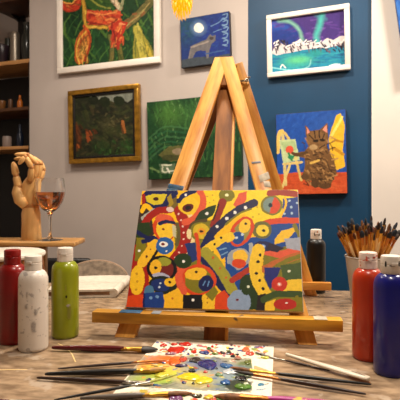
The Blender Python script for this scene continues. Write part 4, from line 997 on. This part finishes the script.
bm = B(); box(bm, (cc.x, cc.y - .15, .44), (.27, .28, .05), bev=.015); obj('seat', bm, CHB, ch)
for sx in (-.11, .11):
    for sy in (-.27, -.03):
        bm = B(); tube(bm, [(cc.x + sx, cc.y + sy, .0005), (cc.x + sx * .95, cc.y + sy, .42)], [.012, .017], 10); obj('leg', bm, TEDGE, ch)
# black chair to its left
kc = P(68, 258, 2.43)
kch = thing('chair', (kc.x, kc.y, 0), 'black chair whose low back shows behind the green bottle', 'chair')
BLKU = mat('black_vinyl', (18, 17, 17), .4)
bm = B(); box(bm, (kc.x, kc.y, kc.z - .11), (.232, .035, .22), bev=.016, seg=3)
for v in bm.verts:
    if v.co.x > kc.x + .06 and v.co.z < kc.z - .05: v.co.x -= .05
obj('backrest', bm, BLKU, kch)
bm = B(); box(bm, (kc.x - .01, kc.y + .20, .44), (.34, .34, .05), bev=.015); obj('seat', bm, BLKU, kch)
for sx in (-.15, .13):
    for sy in (.04, .36):
        bm = B(); tube(bm, [(kc.x + sx, kc.y + sy, .0005), (kc.x + sx, kc.y + sy, .42)], .012, 10); obj('leg', bm, BLKU, kch)
for sx in (-.08, .05):
    bm = B(); tube(bm, [(kc.x + sx, kc.y + .03, .42), (kc.x + sx, kc.y, kc.z - .2)], .01, 8); obj('back_post', bm, BLKU, kch)

# ------------------------------------------------------------------ shelving in the alcove
SH = thing('shelf_unit', WM3 @ Vector((uL - .35, .32, 0)), 'black shelving with wooden boards in the alcove on the left', 'shelf')
SHM = WM3.copy()
BOARD = mat('shelf_board', (206, 154, 96), .45, scale=5, col2=(176, 122, 70), stretch=(1, 7, 7)); BOARDDK = mat('dark_shelf_board', (92, 58, 34), .5, var=.3, scale=8); BLKM = mat('black_metal', (16, 14, 14), .45)
SHY = .08     # front of the boards, behind the wall's face
def wz(x, y, yy):    # height on the plane yy behind the wall
    k = (x - 200) / F; w0 = W0 + WN * yy; d = (w0.y + math.tan(YAW) * w0.x) / (1 + math.tan(YAW) * k)
    p = P(x, y, d); return (p - W0).dot(WU), p.z
x1, z1 = wz(20, 59.5, SHY); x2, z2 = wz(20, 107, SHY); x3, z3 = wz(20, 146, SHY)
x4, z4 = wz(20, 190, SHY); x5, z5 = wz(20, 5, SHY)
ur = uL + .10
for z, m, th in ((z1, BOARD, .028), (z2, BOARDDK, .022), (z3, BOARD, .022), (.12, BOARDDK, .022)):
    bm = B(); box(bm, ((-2.05 + ur) / 2, SHY + .16, z - th / 2), (ur + 2.05, .32, th), bev=.002); obj('shelf_board', bm, m, SH, SHM)
bm = B(); box(bm, ((-2.05 + ur) / 2, SHY + .335, (z1 - .03 + .1) / 2), (ur + 2.05, .02, z1 - .03 - .1)); obj('back_panel', bm, BLKM, SH, SHM)
bm = B(); box(bm, (uL - .035, SHY - .012, (z1 - .03) / 2), (.045, .02, z1 - .03)); obj('front_post', bm, BLKM, SH, SHM)
# upper part: rear post, slanted brace rail and the board above it
xp, zp = wz(22, 30, SHY + .28)
bm = B(); box(bm, (xp, SHY + .28, (z1 + zp + .14) / 2), (.05, .03, zp + .14 - z1)); obj('rear_post', bm, BLKM, SH, SHM)
A = Vector(wz(0, 4, SHY + .05)); Bq = Vector(wz(20, 21, SHY + .28))
bm = B(); tube(bm, [(A.x - .08, SHY + .02, A.y + .1), (Bq.x, SHY + .28, Bq.y)], .02, 4, up=(0, 1, 0)); obj('brace_rail', bm, BLKM, SH, SHM)
zb = wz(25, 18, SHY + .30)[1] - .015
bm = B(); ul_ = wz(15, 12, SHY + .3)[0]; box(bm, ((ur + ul_) / 2, SHY + .15, zb + .03), (ur - ul_, .30, .03), bev=.002); obj('shelf_board', bm, BOARDDK, SH, SHM)

def shelf_item(name, x, ytop, ybase_z, yy, wpx, prof, m, label, cat):
    """small turned vessel standing on a shelf; prof = (radius, height) fractions"""
    u, zt = wz(x, ytop, yy); k = (WM3 @ Vector((u, yy, 0))).y / F
    h = zt - ybase_z; r = wpx * k / 2
    bm = B(); o_ = WM3 @ Vector((u, yy, ybase_z + .0006))
    lathe(bm, [(a * r, b * h) for a, b in prof], Matrix.Translation(o_), 28)
    return tag(obj(name, bm, m), label, cat)
CAN = [(0, 0), (.98, 0), (1, .02), (1, .88), (.97, .93), (.86, .98), (0, .985)]
JUG = [(0, 0), (.6, 0), (.85, .12), (1, .4), (.85, .66), (.55, .78), (.6, .92), (.72, 1), (.66, 1), (.5, .9), (0, .88)]
BOWL = [(0, 0), (.5, 0), (.55, .08), (.85, .45), (1, .95), (.96, 1), (.8, .5), (0, .2)]
POT = [(0, 0), (.85, 0), (1, .15), (1, .85), (.9, 1), (.85, .98), (0, .9)]
SMALLB = [(0, 0), (.9, 0), (1, .08), (1, .5), (.6, .66), (.45, .7), (.45, .98), (0, 1)]
TIN = mat('brushed_tin', (150, 140, 126), .38, metal=.7)
shelf_item('metal_canister', 15, 32, z1, SHY + .07, 9.5, CAN, TIN, 'grey metal canister standing on the top shelf', 'canister')
shelf_item('dark_jug', 27, 23, z1, SHY + .07, 11, JUG, mat('dark_glaze', (42, 44, 40), .2), 'dark glazed jug at the right end of the top shelf', 'jug')
shelf_item('dark_bowl', 2, 46, z1, SHY + .07, 15, BOWL, mat('plum_glaze', (44, 32, 40), .3), 'dark plum bowl at the left end of the top shelf', 'bowl')
shelf_item('green_pot', 8.2, 39, z1, SHY + .21, 7, POT, mat('dark_green_glaze', (36, 40, 30), .3), 'small dark green pot between the bowl and the canister', 'pot')
shelf_item('amber_bottle', 20, 95, z2, SHY + .07, 5.5, SMALLB, mat('amber_bottle_glass', (190, 104, 34), .25), 'small amber bottle on the middle shelf', 'bottle')
shelf_item('small_jar', 10.5, 99.5, z2, SHY + .07, 4.5, POT, mat('brown_jar', (92, 60, 36), .4), 'small brown jar beside the amber bottle', 'jar')
shelf_item('tan_bowl', 2, 101, z2, SHY + .07, 8, BOWL, mat('tan_glaze', (120, 76, 34), .4), 'tan bowl at the left end of the middle shelf', 'bowl')
shelf_item('pale_cup', 7, 136.5, z3, SHY + .07, 9, POT, mat('pale_glaze', (140, 124, 116), .4), 'pale cup on the lower shelf', 'cup')
shelf_item('blue_bottle', 20, 124, z3, SHY + .11, 7, SMALLB, mat('dark_blue_glass', (26, 34, 50), .25), 'dark blue bottle on the lower shelf', 'bottle')

# ------------------------------------------------------------------ yellow petal pendant
PD = 1.75; pcn = P(182, -4, PD); pk = PD / F
pt = thing('pendant_lamp', pcn, 'yellow petal pendant lamp hanging into the top of the picture', 'lamp')
PET = mat('yellow_paper', (244, 190, 24), .5, var=.35, scale=60, emit=(255, 176, 10), estr=.6)
bm = B()
for i in range(110):
    a = i * 2.39996; v = 1 - 2 * (i + .5) / 110
    dirv = Vector((math.cos(a) * math.sqrt(1 - v * v), math.sin(a) * math.sqrt(1 - v * v), v))
    p0 = pcn + Vector((dirv.x * 7 * pk, dirv.y * 7 * pk, dirv.z * 14 * pk))
    p1 = p0 + dirv * 3 * pk + Vector((0, 0, -3.5 * pk)); p2 = p1 + dirv * .5 * pk + Vector((0, 0, -4 * pk))
    tube(bm, [p0, p1, p2], [.003, .0052, .0018], 6, flat=.35)
sphere(bm, pcn, (7.5 * pk, 7.5 * pk, 14 * pk))
obj('petal_shade', bm, PET, pt)
bm = B(); tube(bm, [pcn + Vector((0, 0, 12 * pk)), (pcn.x, pcn.y, CEIL_H - .02)], .003, 8); obj('cord', bm, BLKM, pt)
bm = B(); lathe(bm, [(0, -.025), (.045, -.02), (.05, -.0005), (0, -.0005)], Matrix.Translation((pcn.x, pcn.y, CEIL_H)), 24); obj('ceiling_rose', bm, BLKM, pt)

# ------------------------------------------------------------------ light: the room's lamps
def area(name, loc, target, size, power, col):
    l = bpy.data.lights.new(name, 'AREA'); l.shape = 'DISK'; l.size = size; l.energy = power; l.color = col
    o = bpy.data.objects.new(name, l); COL.objects.link(o); o.location = loc
    o.rotation_euler = (Vector(target) - Vector(loc)).to_track_quat('-Z', 'Y').to_euler()
    return o
area('ceiling_lamp_right', (1.5, 1.45, 2.62), (1.0, 1.9, .8), .30, 33, (1.0, .90, .78))
area('ceiling_lamp_table', (.05, 1.75, 2.62), (.05, 1.4, .75), .16, 27, (1.0, .88, .72))
area('ceiling_lamp_left', (-.9, 1.9, 2.62), (-.7, 2.3, .75), .3, 12, (1.0, .88, .76))
area('ceiling_lamp_front', (.2, .42, 2.62), (0, 1.1, .8), .16, 15, (1.0, .90, .78))

w = bpy.data.worlds.new('room_air'); S.world = w; w.use_nodes = True
w.node_tree.nodes['Background'].inputs['Color'].default_value = (.9, .8, .7, 1); w.node_tree.nodes['Background'].inputs['Strength'].default_value = .02

# ------------------------------------------------------------------ camera
cam = bpy.data.cameras.new('camera'); co = bpy.data.objects.new('camera', cam); COL.objects.link(co)
cam.sensor_width = 36; cam.lens = 36 * F / 400; cam.shift_y = -10 / 400
co.location = (0, 0, CAM_Z); co.rotation_euler = (math.pi / 2, 0, 0)
cam.clip_start = .05
cam.dof.use_dof = True; cam.dof.focus_distance = 1.08; cam.dof.aperture_fstop = 14.0
S.camera = co
S.view_settings.view_transform = 'Standard'; S.view_settings.look = 'None'; S.view_settings.gamma = 1; S.view_settings.use_curve_mapping = False
S.view_settings.exposure = 0.3
